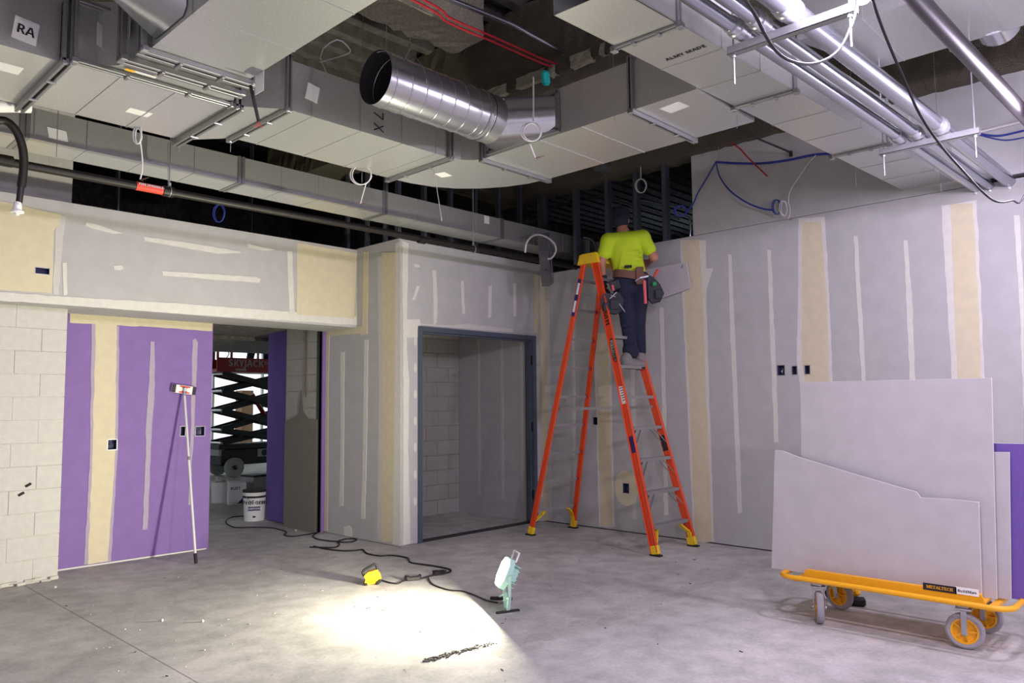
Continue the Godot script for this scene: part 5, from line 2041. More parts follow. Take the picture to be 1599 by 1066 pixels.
# bones of a hand: wrist, direction of the fingers, palm normal (the side that curls), thumb side
func hand_bones(w: Vector3, d: Vector3, pn: Vector3, ts: Vector3, curl: float, fat: float) -> Array:
	var o := []
	for i in 4:
		var s := (1.5 - i) * 0.02
		var root := w + d * 0.085 + ts * s
		o.append([w + d * 0.01 + ts * s * 0.6, root, 0.014 + fat, 0.0115 + fat])
		var len: float = [0.042, 0.047, 0.044, 0.034][i]
		var a := root
		for j in 3:
			var an: float = curl * (0.5 + j * 0.9)
			var dir := d * cos(an) + pn * sin(an)
			var b: Vector3 = a + dir * len * [1.0, 0.7, 0.5][j]
			o.append([a, b, 0.0095 + fat - j * 0.0008, 0.0088 + fat - j * 0.001])
			a = b
	var tb := w + d * 0.03 + ts * 0.03
	var t1 := tb + (d * 0.6 + ts * 0.7 + pn * 0.25).normalized() * 0.042
	o.append([w + d * 0.015 + ts * 0.012, tb, 0.015 + fat, 0.0135 + fat])
	o.append([tb, t1, 0.0125 + fat, 0.0105 + fat])
	o.append([t1, t1 + (d * 0.85 + ts * 0.15 + pn * 0.5).normalized() * 0.032, 0.0105 + fat, 0.009 + fat])
	return o


# ------------------------------------------------------------------ the worker
func worker() -> void:
	var fw := V(0.817, 0, -0.577)
	var rt := V(0.577, 0, 0.817)
	var foot := V(6.861, 1.874, -4.849)
	var t := thing("person", "worker in lime T-shirt, dark cap and navy trousers standing on the ladder", "person", foot)
	var pel := [V(6.856, 2.747, -4.856), V(6.959, 2.762, -4.707)]
	var waist := V(6.905, 2.872, -4.785)
	var chest := V(6.885, 3.193, -4.848)
	var nape := V(6.884, 3.368, -4.868)
	var shl := [V(6.766, 3.282, -4.985), V(6.978, 3.302, -4.68)]
	var elb := [V(6.695, 3.05, -5.034), V(7.046, 3.083, -4.582)]
	var wri := [V(6.765, 2.861, -5.056), V(7.202, 3.068, -4.744)]
	var kne := [V(6.949, 2.381, -4.88), V(7.058, 2.418, -4.81)]
	var ank := [V(6.858, 2.052, -4.783), V(7.053, 2.061, -4.8)]
	var head := V(6.898, 3.506, -4.901)
	var crown := V(6.923, 3.582, -4.935)
	var sq := 1.3
	var hl := (V(0, -1, 0) * 0.8 + fw * 0.5).normalized()
	var hr := (fw * 0.9 - rt * 0.35).normalized()
	var bones := [
		[pel[0], pel[1], 0.09, 0.09], [(pel[0] + pel[1]) / 2.0, waist, 0.11, 0.11, fw, sq], [waist, chest, 0.115, 0.13, fw, sq], [chest, nape, 0.12, 0.07, fw, sq], [shl[0], shl[1], 0.065, 0.065],
		[shl[0], elb[0], 0.052, 0.043], [elb[0], wri[0], 0.042, 0.029], [shl[1], elb[1], 0.052, 0.043], [elb[1], wri[1], 0.042, 0.029],
		[pel[0], kne[0], 0.085, 0.058], [kne[0], ank[0], 0.056, 0.04], [pel[1], kne[1], 0.085, 0.058], [kne[1], ank[1], 0.056, 0.04],
		[ank[0], ank[0] - V(0, 0.05, 0) + fw * 0.1, 0.035, 0.03], [ank[1], ank[1] - V(0, 0.05, 0) + fw * 0.1, 0.035, 0.03],
		[nape, head, 0.058, 0.055]]
	var body := blend_mesh(bones, 0.013, 0.04)
	var face := fw * 0.9 + rt * 0.35 + V(0, 0.25, 0)
	face = face.normalized()
	var hs := face.cross(Vector3.UP).normalized()
	var hu := hs.cross(face).normalized()
	var hd := [[head, crown, 0.078, 0.088], [head + face * 0.045 - hu * 0.035, head + face * 0.055 + hu * 0.02, 0.05, 0.06], [nape, head, 0.056, 0.056],
		[head + face * 0.115 + hu * 0.012, head + face * 0.125 - hu * 0.012, 0.01, 0.014], [head + face * 0.105 - hu * 0.05 - hs * 0.02, head + face * 0.105 - hu * 0.05 + hs * 0.02, 0.009, 0.009],
		[head + hs * 0.082 + hu * 0.015, head + hs * 0.085 - hu * 0.015, 0.012, 0.009], [head - hs * 0.082 + hu * 0.015, head - hs * 0.085 - hu * 0.015, 0.012, 0.009]]
	var hm := blend_mesh(hd, 0.005, 0.02)
	var lh := blend_mesh(hand_bones(wri[0], hl, rt, fw, 0.55, 0.0), 0.0035, 0.008)
	var rh := blend_mesh(hand_bones(wri[1], hr, V(0, -1, 0), -fw * 0.2 + V(0, 0.6, 0) - rt * 0.7, 0.5, 0.0), 0.0035, 0.008)
	part(t, "body", merged([body, hm, lh, rh]), M.skin)
	# eyes
	var st := tool()
	for s in [-1.0, 1.0]:
		lathe(st, [Vector2(0, -0.011), Vector2(0.008, -0.007), Vector2(0.011, 0), Vector2(0.008, 0.007), Vector2(0, 0.011)], 10, head + face * 0.104 + hu * 0.02 + hs * 0.03 * s)
	part(t, "eyes", st, M.white)
	part(t, "cap", merged([blend_mesh([[head + hu * 0.012 - face * 0.01, crown + hu * 0.0, 0.09, 0.1], [crown, crown + face * 0.02, 0.1, 0.095]], 0.008, 0.03), blend_mesh([[crown + face * 0.08 - hs * 0.05 - hu * 0.0, crown + face * 0.08 + hs * 0.05, 0.02, 0.02, hu, 2.6], [crown + face * 0.14 - hs * 0.04, crown + face * 0.14 + hs * 0.04, 0.022, 0.022, hu, 2.8]], 0.006, 0.03)]), M.cap_cloth, "dark cap")
	var shirt := [[waist - V(0, 0.05, 0), waist + V(0, 0.06, 0), 0.135, 0.132, fw, sq], [waist, chest, 0.132, 0.155, fw, sq], [chest, nape - V(0, 0.05, 0), 0.148, 0.085, fw, sq], [shl[0], shl[1], 0.085, 0.085], [shl[0], shl[0].lerp(elb[0], 0.62), 0.078, 0.075], [shl[1], shl[1].lerp(elb[1], 0.6), 0.078, 0.075], [chest - rt * 0.05, waist - rt * 0.07, 0.12, 0.115, fw, sq], [chest + rt * 0.05, waist + rt * 0.05, 0.12, 0.11, fw, sq]]
	for k in 6:
		# drag folds in the cloth
		var fa := waist.lerp(chest, 0.1 + k * 0.14) - rt * (0.13 - 0.02 * k) - fw * 0.095
		shirt.append([fa, fa + rt * (0.16 + 0.012 * k) + V(0, -0.06 + 0.012 * k, 0) - fw * 0.01, 0.016, 0.008])
	part(t, "shirt", blend_mesh(shirt, 0.011, 0.035), M.lime, "lime yellow T-shirt")
	var tr := [[pel[0], pel[1], 0.115, 0.115], [pel[0] + V(0, 0.06, 0), pel[1] + V(0, 0.06, 0), 0.115, 0.115], [pel[0] - V(0, 0.02, 0), kne[0], 0.105, 0.078], [kne[0], ank[0] + V(0, 0.0, 0), 0.076, 0.072], [ank[0] + V(0, 0.01, 0) - rt * 0.02, ank[0] - V(0, 0.01, 0) + rt * 0.02, 0.07, 0.07], [pel[1] - V(0, 0.02, 0), kne[1], 0.105, 0.076], [kne[1], ank[1] + V(0, 0.0, 0), 0.074, 0.07]]
	for k in 5:
		var fb: Vector3 = kne[0].lerp(ank[0], 0.1 + 0.2 * k) - fw * 0.06
		tr.append([fb - rt * 0.05, fb + rt * 0.05 + V(0, 0.03 * sin(k * 2.0), 0), 0.018, 0.014])
	part(t, "trousers", blend_mesh(tr, 0.011, 0.028), M.navy, "dark navy trousers")
	for s in 2:
		var a: Vector3 = ank[s]
		var sole := 1.905
		var heel := V(a.x, sole + 0.01, a.z) - fw * 0.03
		var fw2 := (fw * 0.55 + rt * 0.8).normalized() if s == 0 else fw
		if s == 0:
			heel -= rt * 0.06
		var bt := part(t, "boot", blend_mesh([[a + V(0, 0.0, 0), heel + V(0, 0.05, 0), 0.058, 0.055], [heel, heel + fw2 * 0.1, 0.05, 0.052], [heel + fw2 * 0.1, heel + fw2 * 0.21, 0.05, 0.042], [heel + V(0, -0.015, 0), heel + fw2 * 0.21 + V(0, -0.015, 0), 0.036, 0.032]], 0.009, 0.03), M.boot, "dusty grey work boot")
		var so := tool()
		bar(so, heel + V(0, -0.046, 0) - fw2 * 0.03, heel + V(0, -0.046, 0) + fw2 * 0.235, 0.085, 0.018, Vector3.ZERO, 0.006)
		part(bt, "sole", so, M.rubber_black)
	part(t, "glove", blend_mesh(hand_bones(wri[0], hl, rt, fw, 0.55, 0.004) + [[wri[0] - hl * 0.03, wri[0] + hl * 0.03, 0.034, 0.032]], 0.004, 0.01), M.glove, "black work glove")
	# belt: a band round the hips, dropping to his left
	var roll := Basis(fw, 0.2)
	var bc := V(6.901, 2.872, -4.791)
	st = tool()
	band(st, bc, roll * rt, fw, (roll * Vector3.UP).normalized(), 0.185, 0.15, 0.085, 0.012)
	var belt := part(t, "tool_belt", st, M.leather, "brown leather tool belt")
	st = tool()
	cb(st, V(6.687, 2.765, -4.853), V(0.11, 0.1, 0.05), Basis(rt, Vector3.UP, -fw) * Basis(V(0, 0, 1), 0.3), 0.015)
	part(belt, "belt_pad", st, M.pouch)
	st = tool()
	cb(st, V(6.759, 2.96, -4.723), V(0.08, 0.03, 0.02), Basis(rt, Vector3.UP, -fw), 0.006)
	part(belt, "buckle", st, M.rubber_black)
	var bagb := Basis(rt, Vector3.UP, -fw)
	var pc := V(6.677, 2.578, -4.885)
	st = tool()
	var bag := PackedVector2Array([Vector2(-0.1, 0.09), Vector2(0.08, 0.1), Vector2(0.125, 0.02), Vector2(0.1, -0.1), Vector2(0.03, -0.13), Vector2(-0.08, -0.11), Vector2(-0.125, -0.02)])
	prism(st, bag, pc + fw * 0.05, rt, Vector3.UP, -fw, 0.1)
	cb(st, pc + rt * 0.03 - fw * 0.06 + V(0, -0.03, 0), V(0.11, 0.11, 0.05), bagb, 0.015)
	cb(st, pc - rt * 0.06 - fw * 0.05 + V(0, -0.05, 0), V(0.07, 0.09, 0.05), bagb, 0.012)
	part(belt, "pouch", st, M.pouch, "dark left tool pouch")
	pc = V(7.003, 2.715, -4.556)
	st = tool()
	bag = PackedVector2Array([Vector2(-0.07, 0.16), Vector2(-0.01, 0.13), Vector2(0.06, 0.05), Vector2(0.1, -0.05), Vector2(0.06, -0.13), Vector2(-0.03, -0.15), Vector2(-0.07, -0.1)])
	prism(st, bag, pc + fw * 0.06, rt, Vector3.UP, -fw, 0.11)
	cb(st, pc + rt * 0.04 - fw * 0.07 + V(0, -0.06, 0), V(0.08, 0.1, 0.04), bagb, 0.012)
	part(belt, "pouch", st, M.pouch, "dark right tool pouch")
	st = tool()
	cb(st, V(6.82, 2.856, -4.618), V(0.085, 0.19, 0.02), bagb, 0.008)
	part(belt, "hammer_loop", st, M.leather)
	# tools in the pouches
	st = tool()
	tube(st, [V(6.826, 2.795, -4.567), V(6.828, 2.67, -4.563), V(6.83, 2.546, -4.56)], 0.017, 10)
	var ham := solo("hammer", st, M.pink, "hammer with a red handle hanging on the worker's belt", "hammer")
	st = tool()
	bar(st, V(6.799, 2.824, -4.605), V(6.853, 2.842, -4.527), 0.022, 0.022, Vector3.ZERO, 0.004)
	tube(st, [V(6.803, 2.824, -4.599), V(6.783, 2.811, -4.627), V(6.776, 2.792, -4.647)], 0.009, 8)
	part(ham, "hammer_head", st, M.zinc)
	st = tool()
	tube(st, [V(6.993, 2.854, -4.554), V(7.021, 2.929, -4.513)], 0.014, 10)
	solo("orange_knife", st, M.red_label, "orange tool handle sticking out of the right pouch", "hand tool")
	st = tool()
	cb(st, V(6.937, 2.766, -4.511), V(0.05, 0.05, 0.03), bagb, 0.012)
	solo("green_tape", st, M.green, "green tape clipped to the right pouch", "hand tool")
	st = tool()
	tube(st, [V(6.606, 2.611, -4.865), V(6.649, 2.678, -4.803)], 0.007, 8)
	tube(st, [V(6.614, 2.646, -4.854), V(6.641, 2.63, -4.815)], 0.006, 8)
	solo("pliers", st, M.zinc, "steel pliers in the worker's left pouch", "hand tool")
	st = tool()
	tube(st, [V(6.655, 2.552, -4.777), V(6.689, 2.46, -4.728)], 0.005, 8)
	solo("steel_punch", st, M.zinc, "thin steel punch hanging from the left pouch", "hand tool")
	st = tool()
	tube(st, [V(6.647, 2.761, -4.858), V(6.654, 2.698, -4.848)], 0.014, 8)
	solo("red_marker", st, M.pink, "red handle at the top of the left pouch", "hand tool")
	# board offcut held to the wall
	st = tool()
	var flat: Array = [-5.087, 3.01, -4.46, 3.032, -4.428, 3.027, -4.421, 2.969, -4.397, 2.966, -4.387, 3.022, -4.347, 3.017, -4.309, 2.735, -5.099, 2.582]
	var poly := PackedVector2Array()
	for i in flat.size() / 2:
		poly.append(Vector2(flat[i * 2], flat[i * 2 + 1]))
	prism(st, poly, V(7.345, 0, 0), V(0, 0, 1), V(0, 1, 0), V(-1, 0, 0), 0.014)
	solo("drywall_offcut", st, M.board_paper, "notched drywall offcut held against the wall by the worker", "drywall")


func band(st: SurfaceTool, c: Vector3, u: Vector3, v: Vector3, up: Vector3, ru: float, rv: float, h: float, th: float) -> void:
	var n := 36
	for k in n:
		var a0 := TAU * k / n
		var a1 := TAU * (k + 1) / n
		var e0 := u * cos(a0) * ru + v * sin(a0) * rv
		var e1 := u * cos(a1) * ru + v * sin(a1) * rv
		var o0 := e0 * (1.0 + th / ru)
		var o1 := e1 * (1.0 + th / ru)
		quad(st, c + o0 - up * h / 2, c + o1 - up * h / 2, c + o1 + up * h / 2, c + o0 + up * h / 2, o0)
		quad(st, c + e0 - up * h / 2, c + e1 - up * h / 2, c + e1 + up * h / 2, c + e0 + up * h / 2, -o0)
		quad(st, c + e0 + up * h / 2, c + e1 + up * h / 2, c + o1 + up * h / 2, c + o0 + up * h / 2, up)
		quad(st, c + e0 - up * h / 2, c + e1 - up * h / 2, c + o1 - up * h / 2, c + o0 - up * h / 2, -up)


# ------------------------------------------------------------------ drywall cart
func caster(t: Node3D, at: Vector3, axle: Vector3, fixed: bool) -> void:
	var r := 0.106
	var c := at + V(0, r, 0)
	var st := tool()
	lathe(st, [Vector2(0.074, -0.02), Vector2(0.092, -0.024), Vector2(0.103, -0.018), Vector2(r, -0.008), Vector2(r, 0.008), Vector2(0.103, 0.018), Vector2(0.092, 0.024), Vector2(0.074, 0.02)], 32, c, axis_to(axle))
	var w := part(t, "wheel", st, M.tire, "grey rubber tyre")
	st = tool()
	lathe(st, [Vector2(0.0, -0.004), Vector2(0.062, -0.004), Vector2(0.066, -0.021), Vector2(0.076, -0.021), Vector2(0.076, 0.021), Vector2(0.066, 0.021), Vector2(0.062, 0.004), Vector2(0.0, 0.004)], 32, c, axis_to(axle))
	var ab := axis_to(axle)
	for k in 5:
		var d := ab.x.rotated(axle.normalized(), TAU * k / 5.0)
		bar(st, c, c + d * 0.068, 0.034, 0.014, axle)
	lathe(st, [Vector2(0.0, -0.03), Vector2(0.022, -0.03), Vector2(0.022, 0.03), Vector2(0, 0.03)], 14, c, ab)
	part(w, "hub", st, M.cart_yellow, "orange-yellow spoked hub")
	st = tool()
	var back := Vector3.UP.cross(axle).normalized() * (0.0 if fixed else 0.03)
	for s in [-1.0, 1.0]:
		var o: Vector3 = axle.normalized() * 0.036 * s
		bar(st, c + o - V(0, 0.02, 0), V(c.x, 0.235, c.z) + o + back, 0.032, 0.004, Vector3.UP.cross(axle), 0.0015)
		lathe(st, [Vector2(0, 0), Vector2(0.011, 0), Vector2(0.011, 0.008), Vector2(0, 0.008)], 8, c + o * 1.05, axis_to(axle * s))
	cb(st, V(c.x, 0.236, c.z) + back, V(0.09, 0.012, 0.09), Basis(axle.normalized(), Vector3.UP, axle.normalized().cross(Vector3.UP)), 0.003)
	cb(st, V(c.x, 0.252, c.z) + back, V(0.06, 0.022, 0.06), Basis(), 0.004)
	part(t, "fork", st, M.zinc)


func sheet(x: float, th: float, poly: Array, m: Material, label: String, called: String = "drywall_sheet") -> void:
	var p := PackedVector2Array()
	for i in poly.size() / 2:
		p.append(Vector2(poly[i * 2], poly[i * 2 + 1]))
	var o := MeshInstance3D.new()
	var st := tool()
	prism(st, p, V(x + th, 0, 0), V(0, 0, 1), V(0, 1, 0), V(-1, 0, 0), th)
	var s := solo(called, st, m, label, "drywall", "drywall sheets on the yellow cart")
	# white gypsum core showing at the cut edges
	st = tool()
	var q := PackedVector2Array()
	for v in Geometry2D.offset_polygon(p, 0.0012)[0]:
		q.append(v)
	prism(st, q, V(x + th - 0.0015, 0, 0), V(0, 0, 1), V(0, 1, 0), V(-1, 0, 0), th - 0.003)
	part(s, "gypsum_core", st, M.gypsum)


func cart() -> void:
	var t := thing("drywall_cart", "yellow steel drywall cart with grey-tyred casters", "cart", V(5.48, 0, -1.73))
	var st := tool()
	# deck tray
	bx(st, V(5.26, 0.285, -2.27), V(5.72, 0.297, -1.19))
	hexa(st, [V(5.25, 0.27, -2.29), V(5.262, 0.27, -2.29), V(5.262, 0.27, -1.17), V(5.25, 0.27, -1.17), V(5.24, 0.345, -2.25), V(5.252, 0.345, -2.25), V(5.252, 0.345, -1.2), V(5.24, 0.345, -1.2)])
	hexa(st, [V(5.718, 0.27, -2.29), V(5.73, 0.27, -2.29), V(5.73, 0.27, -1.17), V(5.718, 0.27, -1.17), V(5.718, 0.345, -2.25), V(5.73, 0.345, -2.25), V(5.73, 0.345, -1.2), V(5.718, 0.345, -1.2)])
	bx(st, V(5.24, 0.341, -2.25), V(5.275, 0.346, -1.2))
	part(t, "deck", st, M.cart_yellow)
	st = tool()
	var lo := []
	for q in [[5.3, -1.04], [5.62, -1.04]]:
		lo.append(q)
	var path := []
	var rr := 0.1
	for cxy in [[5.19 + rr, -2.43 + rr, PI], [5.19 + rr, -1.04 - rr, PI / 2.0], [5.79 - rr, -1.04 - rr, 0.0], [5.79 - rr, -2.43 + rr, -PI / 2.0]]:
		for k in 7:
			var a: float = cxy[2] + (PI / 2.0) - (PI / 2.0) * k / 6.0
			a = cxy[2] - (PI / 2.0) * k / 6.0 + (PI / 2.0 if false else 0.0)
			path.append(V(cxy[0] + cos(a) * rr, 0.29, cxy[1] + sin(a) * rr))
	path = []
	for cxy in [[5.29, -2.33, PI * 1.5], [5.29, -1.14, PI], [5.69, -1.14, PI * 0.5], [5.69, -2.33, 0.0]]:
		for k in 7:
			var a: float = cxy[2] - (PI / 2.0) * k / 6.0
			path.append(V(cxy[0] + cos(a) * rr, 0.29, cxy[1] + sin(a) * rr))
	path.append(path[0])
	tube(st, path, 0.017, 12, false)
	part(t, "rail", st, M.cart_yellow, "rounded yellow bumper rail")
	for z in [-2.31, -1.15]:
		st = tool()
		bar(st, V(5.2, 0.275, z), V(5.78, 0.275, z), 0.04, 0.02)
		part(t, "cross_member", st, M.cart_yellow)
	caster(t, V(5.25, 0, -2.17), V(0.45, 0, 0.9).normalized(), false)
	caster(t, V(5.69, 0, -2.2), V(0.95, 0, 0.3).normalized(), false)
	caster(t, V(5.3, 0, -1.31), V(1, 0, -0.12).normalized(), true)
	caster(t, V(5.74, 0, -1.3), V(1, 0, 0.1).normalized(), true)
	# name plates
	var pa := V(5.239, 0.35, -1.421)
	var pb := V(5.239, 0.353, -1.273)
	var b := Basis(V(0, 0, 1), V(0, 1, 0), V(-1, 0, 0))
	st = tool()
	cb(st, pa, V(0.185, 0.042, 0.002), b)
	part(t, "name_plate", st, M.ink, "black name plate")
	letter_part(t, "lettering", "METALTECH", 0.023, Transform3D(b, pa + V(-0.0015, 0, 0)), M.cart_yellow, true, 700)
	st = tool()
	cb(st, pb, V(0.125, 0.042, 0.002), b)
	part(t, "name_plate", st, M.white, "white name plate")
	letter_part(t, "lettering", "BuildMan", 0.022, Transform3D(b, pb + V(-0.0015, -0.001, 0)), M.ink, false, 900)
	# sheets, front to back
	sheet(5.345, 0.013, [-2.488, 1.141, -2.43, 1.139, -2.309, 1.098, -1.952, 1.006, -1.691, 0.942, -1.554, 0.91, -1.533, 0.876, -1.376, 0.88, -1.209, 0.874] + [-1.222, 0.298, -2.545, 0.298], M.board_paper, "broken low drywall sheet leaning in front on the cart")
	sheet(5.4, 0.013, [-2.302, 1.629, -1.114, 1.626] + [-1.155, 0.298, -2.34, 0.298], M.board_paper, "tall square drywall sheet standing on the cart")
	sheet(5.445, 0.013, [-2.113, 1.14, -1.123, 1.173, -1.053, 1.175] + [-1.09, 0.298, -2.2, 0.298], M.board_paper, "narrow grey sheet peeping out right of the tall one")
	sheet(5.48, 0.016, [-2.25, 1.226, -0.86, 1.226, -0.86, 0.298, -2.25, 0.298], M.purple_sheet, "purple drywall sheet at the back of the cart", "purple_sheet")
	for k in 3:
		sheet(5.51 + k * 0.02, 0.014, [-2.22 + k * 0.03, 1.1 - k * 0.08, -1.2 - k * 0.04, 1.1 - k * 0.08, -1.2 - k * 0.04, 0.298, -2.22 + k * 0.03, 0.298], M.board_paper, ["grey offcut standing just behind the purple sheet", "second grey offcut behind the purple sheet", "rearmost grey offcut on the cart"][k])
	# cordless tool on the floor behind
	var p := V(5.873, 0, -2.15)
	var d := thing("cordless_tool", "yellow and black cordless tool on the floor behind the cart", "power tool", p)
	st = tool()
	cb(st, p + V(0, 0.03, 0), V(0.09, 0.055, 0.12), Basis(Vector3.UP, 0.4), 0.012)
	part(d, "battery", st, M.rubber_black)
	st = tool()
	cb(st, p + V(0.03, 0.07, -0.05), V(0.05, 0.05, 0.14), Basis(V(1, 0.3, 0).normalized(), -0.4), 0.014)
	part(d, "grip", st, M.lamp_yellow)
	st = tool()
	lathe(st, [Vector2(0, -0.09), Vector2(0.03, -0.09), Vector2(0.036, -0.06), Vector2(0.036, 0.05), Vector2(0.02, 0.08), Vector2(0, 0.08)], 14, p + V(0.06, 0.06, -0.16), axis_to(V(0.8, 0.1, 0.5)))
	part(d, "motor", st, M.rubber_black)


# ------------------------------------------------------------------ on the floor
func lift(pts: Array, y: float) -> Array:
	var o := []
	for p in pts:
		o.append(p + V(0, y, 0))
	return o


func floor_things() -> void:
	# cords
	var st := tool()
	tube(st, smooth(lift([V(5.001, 0, -7.975), V(4.871, 0, -7.861), V(4.796, 0, -7.753), V(4.757, 0, -7.611), V(4.751, 0, -7.496), V(4.809, 0, -7.307), V(4.949, 0, -7.356), V(5.027, 0, -7.296), V(5.016, 0, -7.218), V(4.914, 0, -7.156), V(4.823, 0, -7.204), V(4.797, 0, -7.263), V(4.724, 0, -7.116), V(4.599, 0, -7.011), V(4.517, 0, -7.101), V(4.435, 0, -7.229)], 0.008), 5), 0.008, 6)
	solo("extension_cord", st, M.rubber_black, "black extension cord looped by the foot of the block wall", "cord")
	st = tool()
	tube(st, smooth(lift([V(4.491, 0, -7.246), V(4.488, 0, -7.032), V(4.531, 0, -6.824), V(4.627, 0, -6.714), V(4.718, 0, -6.686), V(4.629, 0, -6.482), V(4.638, 0, -6.291), V(4.735, 0, -6.212), V(4.757, 0, -5.997), V(4.645, 0, -5.807), V(4.665, 0, -5.632), V(4.692, 0, -5.454), V(4.686, 0, -5.297), V(4.629, 0, -5.223), V(4.552, 0, -5.214)], 0.008), 5), 0.008, 6)
	var c2 := solo("lamp_cord", st, M.rubber_black, "dark cord running across the floor towards the floodlight", "cord")
	st = tool()
	bar(st, lift([V(4.439, 0, -5.228), V(4.552, 0, -5.214)], 0.02)[0], lift([V(4.439, 0, -5.228), V(4.552, 0, -5.214)], 0.02)[1], 0.05, 0.035, Vector3.ZERO, 0.006)
	for k in 4:
		bar(st, lift([V(4.443, 0, -5.224), V(4.466, 0, -5.235)], 0.04)[0] + V(0.02 * k, 0, 0.018 * k), lift([V(4.443, 0, -5.224), V(4.466, 0, -5.235)], 0.04)[1] + V(0.02 * k, 0, 0.018 * k), 0.04, 0.01)
	part(c2, "triple_tap", st, M.iron_dark, "dark triple socket")
	st = tool()
	tube(st, smooth(lift([V(4.423, 0, -5.209), V(4.357, 0, -5.209), V(4.289, 0, -5.196), V(4.256, 0, -5.198)], 0.012), 5), 0.007, 6)
	tube(st, smooth(lift([V(4.157, 0, -5.256), V(4.106, 0, -5.244), V(4.041, 0, -5.213), V(4.013, 0, -5.263), V(4.012, 0, -5.35), V(4.018, 0, -5.431)], 0.008), 5), 0.006, 6)
	var c3 := solo("yellow_lamp_cord", st, M.iron_dark, "short dark cord plugged in beside the yellow lamp", "cord")
	st = tool()
	bar(st, lift([V(4.157, 0, -5.256), V(4.267, 0, -5.203)], 0.018)[0], lift([V(4.157, 0, -5.256), V(4.267, 0, -5.203)], 0.018)[1], 0.045, 0.032, Vector3.ZERO, 0.006)
	bar(st, lift([V(4.149, 0, -5.265), V(4.193, 0, -5.25)], 0.024)[0], lift([V(4.149, 0, -5.265), V(4.193, 0, -5.25)], 0.024)[1], 0.055, 0.045, Vector3.ZERO, 0.012)
	tube(st, smooth(lift([V(4.238, 0, -5.236), V(4.337, 0, -5.288), V(4.286, 0, -5.218)], 0.02), 5), 0.006, 6)
	part(c3, "plug", st, M.iron_dark, "dark plug and socket")
	st = tool()
	tube(st, smooth(lift([V(4.345, 0, -5.186), V(4.276, 0, -5.086), V(4.208, 0, -4.957), V(4.181, 0, -4.821), V(4.177, 0, -4.714), V(4.221, 0, -4.617), V(4.198, 0, -4.459), V(4.149, 0, -4.266), V(4.158, 0, -4.158)], 0.007), 5), 0.006, 6)
	solo("floodlight_cord", st, M.iron_dark, "grey cord leading to the floodlight's stand", "cord")
	# yellow lamp seen from behind
	var p := V(3.895, 0, -5.379)
	var d := thing("yellow_work_light", "unlit yellow work light with black handle, seen from behind", "work light", p)
	var n := V(-0.58, 0, 0.82).normalized()
	var r := V(0.82, 0, 0.58).normalized()
	var tilt := Basis(n, 0.12)
	var u := (tilt * Vector3.UP).normalized()
	var rr := (tilt * r).normalized()
	var o := p + V(0, 0.063, 0)
	st = tool()
	var pl := PackedVector2Array([Vector2(-0.068, -0.04), Vector2(-0.05, -0.055), Vector2(0.05, -0.055), Vector2(0.074, -0.02), Vector2(0.068, 0.015), Vector2(0.055, 0.03), Vector2(0.05, 0.055), Vector2(-0.03, 0.045), Vector2(-0.066, 0.02), Vector2(-0.055, -0.01)])
	prism(st, pl, o - n * 0.04, rr, u, n, 0.065)
	part(d, "body", st, M.lamp_yellow)
	st = tool()
	for k in 6:
		cb(st, o + n * 0.028 + rr * (-0.03 + k * 0.011) - u * 0.025, V(0.004, 0.028, 0.008), Basis(rr, u, n))
	part(d, "vent_rib", st, M.lamp_yellow)
	st = tool()
	tube(st, [o - rr * 0.066 + u * 0.015, o - rr * 0.075 + u * 0.05, o - rr * 0.06 + u * 0.065, o + rr * 0.03 + u * 0.1, o + rr * 0.045 + u * 0.09, o + rr * 0.05 + u * 0.05], 0.011, 8)
	part(d, "handle", st, M.rubber_black)
	st = tool()
	cb(st, o - rr * 0.06 - u * 0.05, V(0.03, 0.026, 0.08), Basis(rr, u, n), 0.006)
	cb(st, o + rr * 0.05 - u * 0.045, V(0.05, 0.026, 0.08), Basis(rr, u, n) * Basis(V(0, 0, 1), 0.5), 0.006)
	part(d, "corner_guard", st, M.rubber_black)
	# pole sander leaning on the purple wall
	var b0 := V(3.255, 0.0, -7.31)
	var b1 := V(3.356, 1.608, -7.9)
	d = thing("pole_sander", "pole sander leaning on the purple wall, head up", "sander", b0)
	st = tool()
	tube(st, [b0.lerp(b1, 0.06), b1], 0.0125, 12)
	part(d, "pole", st, M.white_cable)
	st = tool()
	tube(st, [b0 + V(0, 0.012, 0), b0.lerp(b1, 0.06)], 0.0165, 12)
	part(d, "grip", st, M.rubber_black)
	st = tool()
	tube(st, [b0.lerp(b1, 0.6), b0.lerp(b1, 0.62)], 0.0145, 12)
	part(d, "pole_joint", st, M.zinc)
	var hc := V(3.36, 1.674, -7.93)
	var hb := Basis(V(0, 0, 1), -0.13)
	st = tool()
	cb(st, hc, V(0.245, 0.085, 0.02), hb, 0.004)
	var hp := part(d, "head_plate", st, M.white, "pale sanding head")
	for s in [-1.0, 1.0]:
		st = tool()
		cb(st, hc + hb * V(0.105 * s, 0, 0.012), V(0.035, 0.083, 0.012), hb, 0.003)
		for k in 4:
			cb(st, hc + hb * V(0.105 * s, -0.03 + k * 0.02, 0.02), V(0.03, 0.006, 0.006), hb)
		part(hp, "paper_clamp", st, M.iron_dark)
	st = tool()
	for s in [-1.0, 1.0]:
		cb(st, hc + hb * V(0.005, 0.03 * s, 0.0105), V(0.11, 0.014, 0.001), hb)
		cb(st, hc + hb * V(0.005, 0.02 * s, 0.0105), V(0.06, 0.01, 0.001), hb)
	part(hp, "print", st, M.red_label)
	st = tool()
	tube(st, [b1, hc + V(0, 0, 0.018)], 0.014, 10)
	cb(st, hc + V(0, 0, 0.022), V(0.03, 0.045, 0.03), hb, 0.005)
	part(d, "swivel", st, M.zinc)
	# plaster crumbs and grit
	var lab := ["white plaster crumb near the foot of the block wall", "white plaster crumb on the open floor in front", "white plaster crumb beside the pole sander's shadow", "white screw anchor by the doorway pier"]
